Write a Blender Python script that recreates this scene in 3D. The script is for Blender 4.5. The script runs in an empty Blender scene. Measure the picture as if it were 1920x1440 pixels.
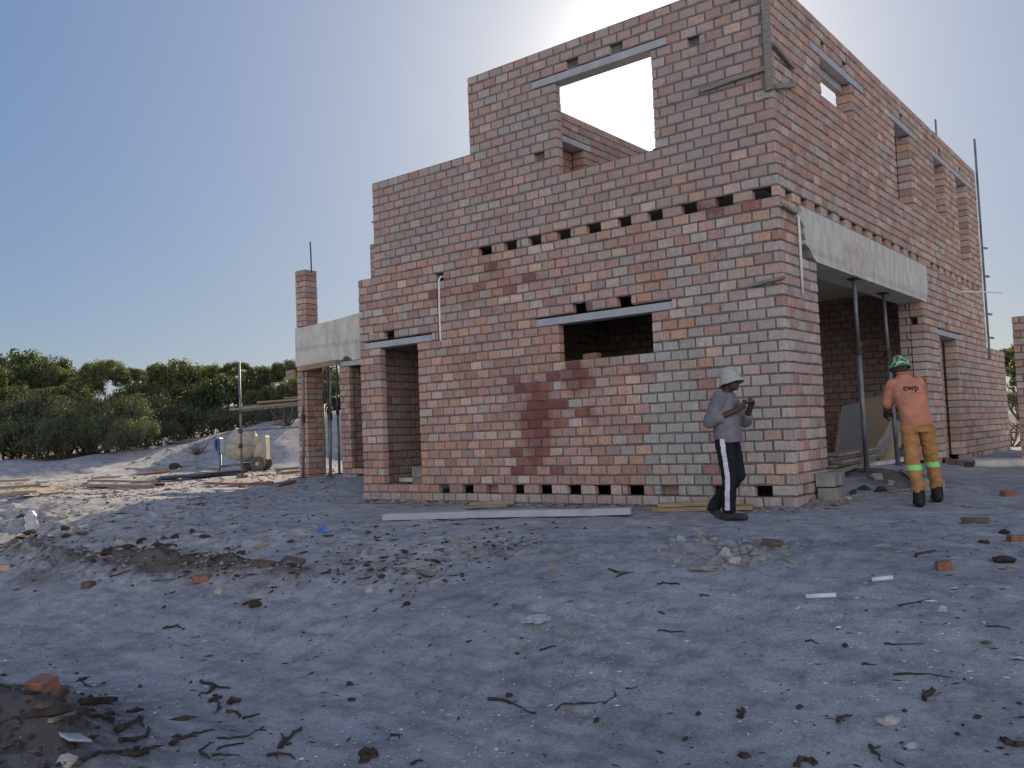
import bpy, bmesh, math, random
from mathutils import Vector, Matrix, noise
from mathutils.bvhtree import BVHTree
S = bpy.context.scene
COL = S.collection
rnd = random.Random(7)
PI = math.pi

# ------------------------------------------------------------------ camera
FPX = 1674.89
CAM = Vector((3.7126, -9.6739, 0.8045))
RV = Vector((0.78355427, 0.6200776, -0.03932539))
UV = Vector((0.06629092, -0.02050055, 0.99758972))
FV = Vector((-0.61777684, 0.78427259, 0.05716881))
cd = bpy.data.cameras.new('camera')
cam = bpy.data.objects.new('camera', cd)
COL.objects.link(cam)
M = Matrix((RV, UV, -FV)).transposed().to_4x4()
M.translation = CAM
cam.matrix_world = M
cd.sensor_width = 36
cd.lens = 36 * FPX / 1920
cd.clip_start = 0.05
cd.clip_end = 3000
S.camera = cam

def ray(px, py):
    return FV + (px - 960) / FPX * RV + (720 - py) / FPX * UV
def onz(px, py, z):
    d = ray(px, py); t = (z - CAM.z) / d.z
    return CAM + d * t
def ony(px, py, y):
    d = ray(px, py); t = (y - CAM.y) / d.y
    return CAM + d * t
def onx(px, py, x):
    d = ray(px, py); t = (x - CAM.x) / d.x
    return CAM + d * t
def atd(px, py, s):
    return CAM + ray(px, py) * s
def depth(p):
    return (Vector(p) - CAM).dot(FV)

# ------------------------------------------------------------------ lights, world
SUN_PX = (1240, 128)
V3 = lambda *q: Vector(q)
SKYC, SKYL, SKYM, SKYFILL = 0.83, -0.54, (1.76, 1.86, 2.02), (10.2, 9.0, 8.1)
sd = ray(*SUN_PX).normalized()
elev = math.asin(sd.z)
az = math.atan2(sd.x, sd.y)
w = bpy.data.worlds.new('World'); S.world = w; w.use_nodes = True
nt = w.node_tree; nt.nodes.clear()
out = nt.nodes.new('ShaderNodeOutputWorld')
bg = nt.nodes.new('ShaderNodeBackground')
sky = nt.nodes.new('ShaderNodeTexSky'); sky.sky_type = 'NISHITA'; sky.sun_disc = False
sky.sun_elevation = elev; sky.sun_rotation = az; sky.altitude = 20
sky.air_density = 0.9; sky.dust_density = 0.8; sky.ozone_density = 5.0
bg.inputs['Strength'].default_value = 0.12
# hazy sky: the clear-sky radiance with its range compressed, plus an added warm fill lobe behind the camera to brighten the shaded walls
def vm(op, a_, b_):
    x = nt.nodes.new('ShaderNodeVectorMath'); x.operation = op
    for i_, v_ in enumerate((a_, b_)):
        k_ = 'Scale' if (op == 'SCALE' and i_ == 1) else i_
        if hasattr(v_, 'links'): nt.links.new(v_, x.inputs[k_])
        else: x.inputs[k_].default_value = v_
    return x.outputs['Value'] if op == 'DOT_PRODUCT' else x.outputs[0]
def sm(op, a_, b_):
    x = nt.nodes.new('ShaderNodeMath'); x.operation = op
    for i_, v_ in enumerate((a_, b_)):
        if hasattr(v_, 'links'): nt.links.new(v_, x.inputs[i_])
        else: x.inputs[i_].default_value = v_
    return x.outputs[0]
base = vm('SCALE', sky.outputs[0], 0.1)
lum = vm('DOT_PRODUCT', base, (0.25, 0.6, 0.15))
gm = nt.nodes.new('ShaderNodeGamma'); gm.inputs['Gamma'].default_value = SKYC
nt.links.new(base, gm.inputs[0])
tcw = nt.nodes.new('ShaderNodeTexCoord')
fill_dir = V3(0.66, -0.75, 0)  # added fill is turned so the front and right walls both catch it
fill_lobe = sm('POWER', sm('MAXIMUM', vm('DOT_PRODUCT', tcw.outputs['Generated'], fill_dir), 0.0), 3.0)
sxyz = nt.nodes.new('ShaderNodeSeparateXYZ'); nt.links.new(tcw.outputs['Generated'], sxyz.inputs[0])
hzn = sm('POWER', sm('SUBTRACT', 1.0, sm('MAXIMUM', sxyz.outputs[2], 0.0)), 7.0)
sky_out = vm('ADD', vm('SCALE', (0.75, 0.72, 0.60), hzn), vm('ADD', vm('MULTIPLY', vm('SCALE', gm.outputs[0], sm('POWER', lum, SKYL)), SKYM), vm('SCALE', SKYFILL, fill_lobe)))
# hazy glow of the air round the sun, part of the sky itself
geo = nt.nodes.new('ShaderNodeTexCoord')
dot = nt.nodes.new('ShaderNodeVectorMath'); dot.operation = 'DOT_PRODUCT'
dot.inputs[1].default_value = sd
nt.links.new(geo.outputs['Generated'], dot.inputs[0])
mx = nt.nodes.new('ShaderNodeMath'); mx.operation = 'MAXIMUM'; mx.inputs[1].default_value = 0
nt.links.new(dot.outputs['Value'], mx.inputs[0])
def powr(e, g):
    p = nt.nodes.new('ShaderNodeMath'); p.operation = 'POWER'; p.inputs[1].default_value = e
    nt.links.new(mx.outputs[0], p.inputs[0])
    m = nt.nodes.new('ShaderNodeMath'); m.operation = 'MULTIPLY'; m.inputs[1].default_value = g
    nt.links.new(p.outputs[0], m.inputs[0]); return m
HALO = ((260, 5.0), (50, 1.5), (8, 1.0))
a = powr(*HALO[0]); b = powr(*HALO[1]); c = powr(*HALO[2])
s1 = nt.nodes.new('ShaderNodeMath'); s1.operation = 'ADD'
nt.links.new(a.outputs[0], s1.inputs[0]); nt.links.new(b.outputs[0], s1.inputs[1])
s2 = nt.nodes.new('ShaderNodeMath'); s2.operation = 'ADD'
nt.links.new(s1.outputs[0], s2.inputs[0]); nt.links.new(c.outputs[0], s2.inputs[1])
sc = nt.nodes.new('ShaderNodeVectorMath'); sc.operation = 'SCALE'; sc.inputs[0].default_value = (1.0, 0.93, 0.80)
nt.links.new(s2.outputs[0], sc.inputs['Scale'])
ad = nt.nodes.new('ShaderNodeVectorMath'); ad.operation = 'ADD'
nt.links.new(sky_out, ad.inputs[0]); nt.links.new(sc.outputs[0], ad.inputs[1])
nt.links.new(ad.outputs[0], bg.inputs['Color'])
nt.links.new(bg.outputs[0], out.inputs[0])
sl = bpy.data.lights.new('sun', 'SUN'); sl.energy = 5.0; sl.angle = math.radians(0.5); sl.color = (1.0, 0.79, 0.56)
so = bpy.data.objects.new('sun', sl); COL.objects.link(so)
so.rotation_euler = (-sd).to_track_quat('-Z', 'Y').to_euler(); so.location = (0, 0, 30)
S.view_settings.view_transform = 'Standard'; S.view_settings.look = 'None'
S.view_settings.gamma = 1; S.view_settings.exposure = 0.78
S.cycles.use_denoising = True
S.cycles.max_bounces = 8; S.cycles.diffuse_bounces = 5

# ------------------------------------------------------------------ materials
def nodes(m):
    m.use_nodes = True
    n = m.node_tree
    return n, n.nodes['Principled BSDF']
def mix(n, a, b, fac, mode='MIX'):
    x = n.nodes.new('ShaderNodeMix'); x.data_type = 'RGBA'; x.blend_type = mode
    for sock, v in ((x.inputs['Factor'], fac), (x.inputs['A'], a), (x.inputs['B'], b)):
        if hasattr(v, 'links'): n.links.new(v, sock)
        elif isinstance(v, (int, float)): sock.default_value = v
        else: sock.default_value = (*v, 1)
    return x.outputs['Result']
def tex_noise(n, scale, detail=4, rough=0.55, vec=None, stretch=None):
    t = n.nodes.new('ShaderNodeTexNoise'); t.inputs['Scale'].default_value = scale
    t.inputs['Detail'].default_value = detail; t.inputs['Roughness'].default_value = rough
    tc = n.nodes.new('ShaderNodeTexCoord')
    if stretch:
        mp = n.nodes.new('ShaderNodeMapping'); mp.inputs['Scale'].default_value = stretch
        n.links.new(tc.outputs['Object'], mp.inputs[0]); n.links.new(mp.outputs[0], t.inputs['Vector'])
    else:
        n.links.new(tc.outputs['Object'], t.inputs['Vector'])
    return t.outputs['Fac']
def ramp(n, fac, stops):
    r = n.nodes.new('ShaderNodeValToRGB')
    e = r.color_ramp.elements
    while len(e) < len(stops): e.new(0.5)
    for el, (p, c) in zip(e, stops):
        el.position = p; el.color = (c, c, c, 1) if isinstance(c, (int, float)) else (*c, 1)
    n.links.new(fac, r.inputs[0]); return r.outputs['Color']
def bump(n, b, fac, strength, dist=0.01):
    k = n.nodes.new('ShaderNodeBump'); k.inputs['Strength'].default_value = strength; k.inputs['Distance'].default_value = dist
    n.links.new(fac, k.inputs['Height']); n.links.new(k.outputs[0], b.inputs['Normal'])
def mat(name, ca, cb=None, rough=0.85, scale=6, stretch=None, bumps=0.3, bscale=40, bdist=0.006, metal=0.0, lo=0.35, hi=0.65, **kw):
    m = bpy.data.materials.new(name); n, b = nodes(m)
    cb = cb or tuple(x * 0.6 for x in ca)
    f = ramp(n, tex_noise(n, scale, 6, 0.6, stretch=stretch), [(lo, 0.0), (hi, 1.0)])
    n.links.new(mix(n, cb, ca, f), b.inputs['Base Color'])
    b.inputs['Roughness'].default_value = rough; b.inputs['Metallic'].default_value = metal
    b.inputs['Specular IOR Level'].default_value = kw.get('spec', 0.3)
    if bumps: bump(n, b, tex_noise(n, bscale, 5, 0.6, stretch=stretch), bumps, bdist)
    return m

def brick_mat():
    m = bpy.data.materials.new('fired clay brick'); n, b = nodes(m)
    at = n.nodes.new('ShaderNodeAttribute'); at.attribute_name = 'bcol'
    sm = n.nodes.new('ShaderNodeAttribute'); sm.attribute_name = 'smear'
    col = at.outputs['Color']
    v = ramp(n, tex_noise(n, 22, 5, 0.65), [(0.25, 0.62), (0.5, 0.98), (0.75, 1.22)])
    col = mix(n, col, v, 0.85, 'MULTIPLY')
    st = ramp(n, tex_noise(n, 1.0, 3, 0.5, stretch=(46, 46, 3.5)), [(0.3, 0.8), (0.7, 1.14)])
    col = mix(n, col, st, 0.75, 'MULTIPLY')
    # mortar smeared over the faces, its grey lightened for glare on the upper wall
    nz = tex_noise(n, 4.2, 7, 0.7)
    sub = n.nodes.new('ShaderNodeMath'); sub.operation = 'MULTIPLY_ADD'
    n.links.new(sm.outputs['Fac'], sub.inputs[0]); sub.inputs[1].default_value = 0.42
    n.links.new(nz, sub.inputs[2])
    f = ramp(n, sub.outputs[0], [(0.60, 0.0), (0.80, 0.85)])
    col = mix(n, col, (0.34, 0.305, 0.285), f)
    # pale lime bloom
    g = ramp(n, tex_noise(n, 9, 5, 0.7), [(0.63, 0.0), (0.78, 0.5)])
    col = mix(n, col, (0.55, 0.47, 0.42), g)
    n.links.new(col, b.inputs['Base Color'])
    b.inputs['Roughness'].default_value = 0.92; b.inputs['Specular IOR Level'].default_value = 0.15
    bump(n, b, tex_noise(n, 70, 6, 0.7), 0.5, 0.006)
    return m

def stain(m, blobs):
    n, b = nodes(m); col = b.inputs['Base Color'].links[0].from_socket
    nz = tex_noise(n, 5.5, 6, .65, stretch=(1, 1, .45))
    for cx, cz, rx, rz, c, amt in blobs:
        tc = n.nodes.new('ShaderNodeTexCoord'); mp = n.nodes.new('ShaderNodeMapping')
        mp.inputs['Scale'].default_value = (1 / rx, 0, 1 / rz); mp.inputs['Location'].default_value = (-cx / rx, 0, -cz / rz)
        n.links.new(tc.outputs['Object'], mp.inputs[0])
        ln = n.nodes.new('ShaderNodeVectorMath'); ln.operation = 'LENGTH'; n.links.new(mp.outputs[0], ln.inputs[0])
        ma = n.nodes.new('ShaderNodeMath'); ma.operation = 'MULTIPLY_ADD'; n.links.new(nz, ma.inputs[0]); ma.inputs[1].default_value = 1.5
        n.links.new(ln.outputs['Value'], ma.inputs[2])
        hf = n.nodes.new('ShaderNodeMath'); hf.operation = 'MULTIPLY'; hf.inputs[1].default_value = .5; n.links.new(ma.outputs[0], hf.inputs[0])
        col = mix(n, col, c, ramp(n, hf.outputs[0], [(.58, amt), (.82, 0.0)]))
    n.links.new(col, b.inputs['Base Color'])
STAINS = [(-3.5, .95, .42, .75, (.17, .06, .055), .62), (-2.85, 1.5, .42, .26, (.18, .065, .055), .62), (-2.62, 1.02, .16, .22, (.18, .065, .055), .5),
          (-1.42, .85, .34, 1.2, (.36, .34, .31), .45), (-.66, .6, .13, .75, (.33, .14, .10), .6), (-5.0, 2.9, .5, .35, (.30, .13, .11), .3), (-4.0, 2.95, .8, .25, (.30, .12, .10), .35),
          (-.3, 1.6, .5, 1.6, (.40, .36, .33), .4), (-3.0, 5.0, 1.6, .9, (.33, .29, .27), .4), (-.8, 4.6, .8, 1.1, (.32, .29, .28), .4), (-5.4, 4.2, .9, .6, (.31, .27, .26), .4)]
BRICK = brick_mat(); stain(BRICK, STAINS)
MORTAR = mat('grey mortar', (0.20, 0.19, 0.185), (0.11, 0.105, 0.10), 0.95, 9, bumps=0.8, bscale=60, bdist=0.01)
stain(MORTAR, [(a_, b_, c_, d_, tuple(q * .62 for q in e_), f_) for a_, b_, c_, d_, e_, f_ in STAINS[:7]])
CONC = mat('raw concrete', (0.66, 0.65, 0.58), (0.42, 0.41, 0.37), 0.9, 6, stretch=(1, 1, .4), bumps=0.7, bscale=22, bdist=0.014, lo=.3, hi=.72)
CONCP = mat('patched concrete', (0.58, 0.53, 0.44), (0.42, 0.39, 0.34), 0.9, 7, bumps=0.6, bscale=30, bdist=0.012)
def board_marks(m, n_):
    n, b = nodes(m)
    wv = n.nodes.new('ShaderNodeTexWave'); wv.bands_direction = 'Z'; wv.inputs['Scale'].default_value = n_; wv.inputs['Distortion'].default_value = .6; wv.inputs['Detail'].default_value = 2
    tc = n.nodes.new('ShaderNodeTexCoord'); n.links.new(tc.outputs['Object'], wv.inputs['Vector'])
    f = ramp(n, wv.outputs['Fac'], [(0.0, 0.62), (0.10, 1.0)])
    sp = ramp(n, tex_noise(n, 26, 3, .6), [(.64, 1.0), (.70, .55)])
    old = b.inputs['Base Color'].links[0].from_socket
    n.links.new(mix(n, mix(n, old, f, .4, 'MULTIPLY'), sp, .8, 'MULTIPLY'), b.inputs['Base Color'])
board_marks(CONC, .55)
LINT = mat('precast concrete lintel', (0.42, 0.44, 0.46), (0.33, 0.345, 0.36), 0.8, 5, bumps=0.25, bscale=60)
FOUND = mat('foundation mortar', (0.28, 0.25, 0.225), (0.17, 0.15, 0.14), 0.95, 4, bumps=0.9, bscale=20, bdist=0.02)
STEEL = mat('weathered galvanised steel', (0.22, 0.25, 0.27), (0.09, 0.10, 0.11), 0.55, 12, bumps=0.15, metal=0.35, stretch=(1, 1, .3))
RUST = mat('rusty dark steel', (0.10, 0.075, 0.06), (0.035, 0.03, 0.03), 0.75, 14, bumps=0.4, metal=0.3)
PIPEW = mat('white plastic conduit', (0.72, 0.73, 0.75), (0.60, 0.61, 0.63), 0.4, 8, bumps=0)
WOODP = mat('weathered pine', (0.34, 0.27, 0.19), (0.20, 0.155, 0.11), 0.85, 3, stretch=(1.2, 14, 14), bumps=0.4, bscale=5)
WOODG = mat('greyed timber', (0.30, 0.275, 0.24), (0.16, 0.145, 0.13), 0.9, 3, stretch=(1.2, 14, 14), bumps=0.4, bscale=5)
WOODY = mat('yellow formwork timber', (0.40, 0.31, 0.17), (0.25, 0.19, 0.11), 0.85, 3, stretch=(1.2, 14, 14), bumps=0.4, bscale=5)
WOODR = mat('reddish timber', (0.27, 0.14, 0.095), (0.16, 0.09, 0.06), 0.9, 3, stretch=(1.2, 14, 14), bumps=0.4, bscale=5)
PLY = mat('shuttering plywood', (0.30, 0.25, 0.18), (0.23, 0.195, 0.15), 0.8, 2, bumps=0.15)
PLYG = mat('grey fibre board', (0.22, 0.24, 0.25), (0.16, 0.17, 0.18), 0.8, 2, bumps=0.15)
CHAR = mat('dark dead wood', (0.075, 0.055, 0.042), (0.03, 0.024, 0.02), 0.95, 20, bumps=0.6, bscale=60)
STONE = mat('grey rubble', (0.31, 0.30, 0.275), (0.20, 0.19, 0.175), 0.95, 8, bumps=0.7, bscale=30, bdist=0.012)
LIME = mat('pale concrete lump', (0.44, 0.43, 0.40), (0.31, 0.30, 0.28), 0.95, 8, bumps=0.6, bscale=30, bdist=0.012)
CLAY = mat('broken clay brick', (0.31, 0.155, 0.105), (0.19, 0.10, 0.07), 0.95, 16, bumps=0.6, bscale=50, bdist=0.01)
CLAYD = mat('dirty brown brick', (0.155, 0.11, 0.088), (0.085, 0.064, 0.054), 0.95, 14, bumps=0.6, bscale=50, bdist=0.01)
TARP = mat('dark blue sheeting', (0.055, 0.07, 0.10), (0.02, 0.025, 0.04), 0.5, 8, bumps=0.3)
SHELL = mat('white shell grit', (0.78, 0.77, 0.74), (0.6, 0.59, 0.57), 0.7, 30, bumps=0)
BLUEP = mat('crumpled blue plastic', (0.14, 0.25, 0.62), (0.05, 0.11, 0.36), 0.4, 20, bumps=0.3)
BARK = mat('grey shrub bark', (0.13, 0.105, 0.085), (0.06, 0.05, 0.04), 0.95, 8, stretch=(6, 6, 1), bumps=0.6)
LEAFB = mat('olive leaf', (0.14, 0.15, 0.07), (0.08, 0.10, 0.04), 0.6, 10, bumps=0)
ORANGEL = mat('dry orange leaf', (0.42, 0.20, 0.08), (0.30, 0.13, 0.05), 0.7, 20, bumps=0)

def clear_mat(name, col, alpha):
    m = bpy.data.materials.new(name); n, b = nodes(m)
    b.inputs['Base Color'].default_value = (*col, 1); b.inputs['Roughness'].default_value = 0.25
    b.inputs['Alpha'].default_value = alpha; b.inputs['Specular IOR Level'].default_value = 0.6
    bump(n, b, tex_noise(n, 30, 4, 0.6), 0.6, 0.01)
    return m
CLEAR = clear_mat('clear plastic film', (0.52, 0.56, 0.60), 0.45)

def sand_mat():
    m = bpy.data.materials.new('pale dune sand'); n, b = nodes(m)
    big = ramp(n, tex_noise(n, 0.55, 5, 0.6), [(0.35, 0.0), (0.65, 1.0)])
    col = mix(n, (0.342, 0.345, 0.35), (0.436, 0.436, 0.437), big)
    md = ramp(n, tex_noise(n, 5, 6, 0.68), [(0.33, 0.6), (0.56, 1.06)])
    col = mix(n, col, md, 0.85, 'MULTIPLY')
    tr = ramp(n, tex_noise(n, 1.5, 6, 0.7, stretch=(.8, 3.6, 1)), [(0.40, 0.80), (0.56, 1.03)])
    col = mix(n, col, tr, 0.85, 'MULTIPLY')
    fi = ramp(n, tex_noise(n, 110, 3, 0.75), [(0.28, 0.55), (0.5, 1.0), (0.72, 1.4)])
    col = mix(n, col, fi, 0.85, 'MULTIPLY')
    gr = ramp(n, tex_noise(n, 34, 4, 0.7), [(0.3, 0.78), (0.62, 1.1)])
    col = mix(n, col, gr, 0.8, 'MULTIPLY')
    dk = n.nodes.new('ShaderNodeAttribute'); dk.attribute_name = 'soil'
    nz = tex_noise(n, 6.5, 9, 0.8)
    ad_ = n.nodes.new('ShaderNodeMath'); ad_.operation = 'MULTIPLY_ADD'
    hf = n.nodes.new('ShaderNodeMath'); hf.operation = 'MULTIPLY'; hf.inputs[1].default_value = .58; n.links.new(dk.outputs['Fac'], hf.inputs[0])
    n.links.new(nz, ad_.inputs[0]); ad_.inputs[1].default_value = .9; n.links.new(hf.outputs[0], ad_.inputs[2])
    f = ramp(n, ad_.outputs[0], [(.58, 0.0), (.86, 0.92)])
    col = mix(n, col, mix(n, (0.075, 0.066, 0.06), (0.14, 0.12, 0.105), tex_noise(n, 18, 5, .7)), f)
    # shell and charcoal flecks ground into the sand
    t = n.nodes.new('ShaderNodeTexVoronoi'); t.inputs['Scale'].default_value = 38
    tc = n.nodes.new('ShaderNodeTexCoord'); n.links.new(tc.outputs['Object'], t.inputs['Vector'])
    f1 = ramp(n, t.outputs['Distance'], [(0.10, 1.0), (0.16, 0.0)])
    sepc = n.nodes.new('ShaderNodeSeparateColor'); n.links.new(t.outputs['Color'], sepc.inputs[0])
    pick = ramp(n, sepc.outputs[0], [(0.86, 0.0), (0.87, 1.0)])
    pick2 = ramp(n, sepc.outputs[1], [(0.80, 0.0), (0.81, 1.0)])
    col = mix(n, col, (0.6, 0.58, 0.55), mix(n, (0, 0, 0), f1, pick))
    col = mix(n, col, (0.06, 0.05, 0.045), mix(n, (0, 0, 0), f1, pick2))
    n.links.new(col, b.inputs['Base Color'])
    b.inputs['Roughness'].default_value = 0.97; b.inputs['Specular IOR Level'].default_value = 0.1
    bump(n, b, tex_noise(n, 24, 8, 0.78), 0.75, 0.03)
    return m
SAND = sand_mat()

def leaf_mat(name, stops, trans=0.35):
    m = bpy.data.materials.new(name); n, b = nodes(m)
    at = n.nodes.new('ShaderNodeAttribute'); at.attribute_name = 'tone'
    c = ramp(n, at.outputs['Fac'], stops)
    n.links.new(c, b.inputs['Base Color']); b.inputs['Roughness'].default_value = 0.55
    b.inputs['Specular IOR Level'].default_value = 0.35
    tr = n.nodes.new('ShaderNodeBsdfTranslucent'); n.links.new(mix(n, c, (1.35, 1.4, 0.7), 1.0, 'MULTIPLY'), tr.inputs[0])
    ms = n.nodes.new('ShaderNodeMixShader'); ms.inputs[0].default_value = trans
    n.links.new(b.outputs[0], ms.inputs[1]); n.links.new(tr.outputs[0], ms.inputs[2])
    n.links.new(ms.outputs[0], n.nodes['Material Output'].inputs[0])
    return m
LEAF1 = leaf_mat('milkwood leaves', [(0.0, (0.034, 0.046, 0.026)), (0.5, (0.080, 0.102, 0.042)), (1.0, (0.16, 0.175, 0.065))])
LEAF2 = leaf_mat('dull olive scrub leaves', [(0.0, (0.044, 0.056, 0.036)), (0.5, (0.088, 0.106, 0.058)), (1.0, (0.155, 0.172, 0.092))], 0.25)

# ------------------------------------------------------------------ object helpers
def tag(o, label=None, cat=None, group=None, kind=None):
    if label: o['label'] = label
    if cat: o['category'] = cat
    if group: o['group'] = group
    if kind: o['kind'] = kind
    return o
def empty(name, loc=(0, 0, 0), rz=0):
    o = bpy.data.objects.new(name, None); COL.objects.link(o)
    o.location = loc; o.rotation_euler = (0, 0, rz); o.empty_display_size = 0.2
    return o
def link(name, me, parent=None, mats=None, smooth=False):
    o = bpy.data.objects.new(name, me); COL.objects.link(o)
    if parent is not None: o.parent = parent
    for m in mats or []: me.materials.append(m)
    if smooth:
        for p in me.polygons: p.use_smooth = True
    return o
def bobj(name, bm, m, parent=None, smooth=False):
    me = bpy.data.meshes.new(name); bm.normal_update(); bm.to_mesh(me); bm.free()
    return link(name, me, parent, [m] if not isinstance(m, (list, tuple)) else list(m), smooth)
def V(*a): return Vector(a)
def bx(bm, c, size, rot=None, jit=0.0, r=rnd, bev=0.0):
    """box centred at c"""
    Mx = Matrix.Translation(c)
    if rot is not None: Mx = Mx @ rot.to_4x4()
    Mx = Mx @ Matrix.Diagonal((*size, 1))
    res = bmesh.ops.create_cube(bm, size=1, matrix=Mx)
    if jit:
        for v in res['verts']:
            v.co += V(r.uniform(-jit, jit), r.uniform(-jit, jit), r.uniform(-jit, jit))
    if bev:
        es = {e for v in res['verts'] for e in v.link_edges}
        bmesh.ops.bevel(bm, geom=list(es), offset=bev, segments=1, affect='EDGES', profile=0.5)
    return res['verts']
def frame(d):
    d = d.normalized()
    a = V(0, 0, 1) if abs(d.z) < 0.9 else V(1, 0, 0)
    u = d.cross(a).normalized(); return u, d.cross(u).normalized()
def tube(bm, pts, rad, seg=8, cap=True):
    pts = [Vector(p) for p in pts]
    rs = rad if isinstance(rad, (list, tuple)) else [rad] * len(pts)
    rings = []
    u = None
    for i, p in enumerate(pts):
        d = (pts[min(i + 1, len(pts) - 1)] - pts[max(i - 1, 0)])
        if d.length < 1e-9: d = V(0, 0, 1)
        d.normalize()
        if u is None: u, v = frame(d)
        else:
            u = (u - d * u.dot(d)).normalized(); v = d.cross(u)
        v = d.cross(u)
        rings.append([bm.verts.new(p + (u * math.cos(t) + v * math.sin(t)) * rs[i]) for t in [2 * PI * k / seg for k in range(seg)]])
    for A, B in zip(rings, rings[1:]):
        for k in range(seg):
            bm.faces.new((A[k], A[(k + 1) % seg], B[(k + 1) % seg], B[k]))
    if cap:
        bm.faces.new(rings[0][::-1]); bm.faces.new(rings[-1])
    return rings
def lathe(bm, prof, seg=20, Mx=None):
    """prof: (r, z) list; closed with caps when r>0"""
    Mx = Mx or Matrix.Identity(4)
    rings = []
    for r, z in prof:
        rings.append([bm.verts.new(Mx @ V(r * math.cos(2 * PI * k / seg), r * math.sin(2 * PI * k / seg), z)) for k in range(seg)])
    for A, B in zip(rings, rings[1:]):
        for k in range(seg):
            bm.faces.new((A[k], A[(k + 1) % seg], B[(k + 1) % seg], B[k]))
    bm.faces.new(rings[0][::-1]); bm.faces.new(rings[-1])
def rotz(a): return Matrix.Rotation(a, 3, 'Z')
def basis(u, v, n):
    return Matrix((u, v, n)).transposed()
def lump(bm, c, size, seed, rot=0.0, sub=2, rough=0.35, flat=False):
    """broken stone: noisy, faceted"""
    res = bmesh.ops.create_icosphere(bm, subdivisions=sub, radius=1.0)
    R = rotz(rot)
    o = V(seed * 3.17, seed * 1.31, seed * 0.77)
    for v in res['verts']:
        p = v.co.copy()
        k = 1 + rough * noise.noise(p * 1.3 + o) + rough * 0.5 * noise.noise(p * 3.1 + o)
        # planar cuts give facets
        for j in range(5):
            nn = V(math.sin(seed * 7 + j * 2.4), math.cos(seed * 3 + j * 1.7), math.sin(j * 2.9 + seed)).normalized()
            h = p.dot(nn)
            if h * k > 0.72: k *= 0.72 / (h * k)
        p = p * k
        p = V(p.x * size[0], p.y * size[1], p.z * size[2])
        v.co = R @ p + Vector(c)

# ------------------------------------------------------------------ terrain
def sstep(a, b, x):
    t = max(0.0, min(1.0, (x - a) / (b - a))); return t * t * (3 - 2 * t)
def pw(x, pts):
    if x <= pts[0][0]: return pts[0][1]
    for (x0, y0), (x1, y1) in zip(pts, pts[1:]):
        if x <= x1:
            t = (x - x0) / (x1 - x0); return y0 + (y1 - y0) * t
    return pts[-1][1]
PROF = [(-12, -0.78), (-6.4, -0.75), (-5.7, -0.69), (-5.0, -0.55), (-4.2, -0.36), (-3.4, -0.24), (-2.4, -0.17), (-1.4, -0.15), (0.0, -0.14), (3.0, -0.05), (8.0, 0.04), (14, 0.05)]
DENTS = []
PATCH = []
for px, py, z_, rx, ry, am, hh in ((270, 1035, -.28, .95, .26, .75, .09), (430, 1046, -.3, .5, .2, .7, .08), (130, 1005, -.15, .9, .35, .55, .10), (40, 985, -.1, .7, .35, .6, .10), (330, 1000, -.1, .8, .25, .35, .05), (60, 1050, -.35, .6, .2, .45, .03),
                             (545, 1060, -.33, .3, .12, .6, .05), (490, 1075, -.36, .25, .1, .5, .04), (700, 1050, -.26, 1.0, .35, .32, .02), (1000, 1040, -.26, 1.1, .3, .28, .02), (1620, 1030, -.2, 1.2, .5, .30, .02), (1360, 1035, -.22, .8, .3, .3, .05), (1640, 905, -.02, .6, .5, .6, .03), (120, 880, .3, 2.2, 1.2, .3, .1)):
    q_ = CAM + ray(px, py) * ((z_ - CAM.z) / ray(px, py).z); PATCH.append((q_.x, q_.y, rx, ry, am, hh))
def patch(x, y, k):
    t = 0.0
    for p in PATCH:
        e = ((x - p[0]) / p[2]) ** 2 + ((y - p[1]) / p[3]) ** 2
        if e < 5: t += p[k] * math.exp(-e)
    return t
def fbm(x, y, s, o=4):
    return noise.fractal(V(x * s, y * s, 3.3), 1.0, 2.0, o)
FH = V(FV.x, FV.y, 0).normalized(); RH = V(FH.y, -FH.x, 0)
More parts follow.
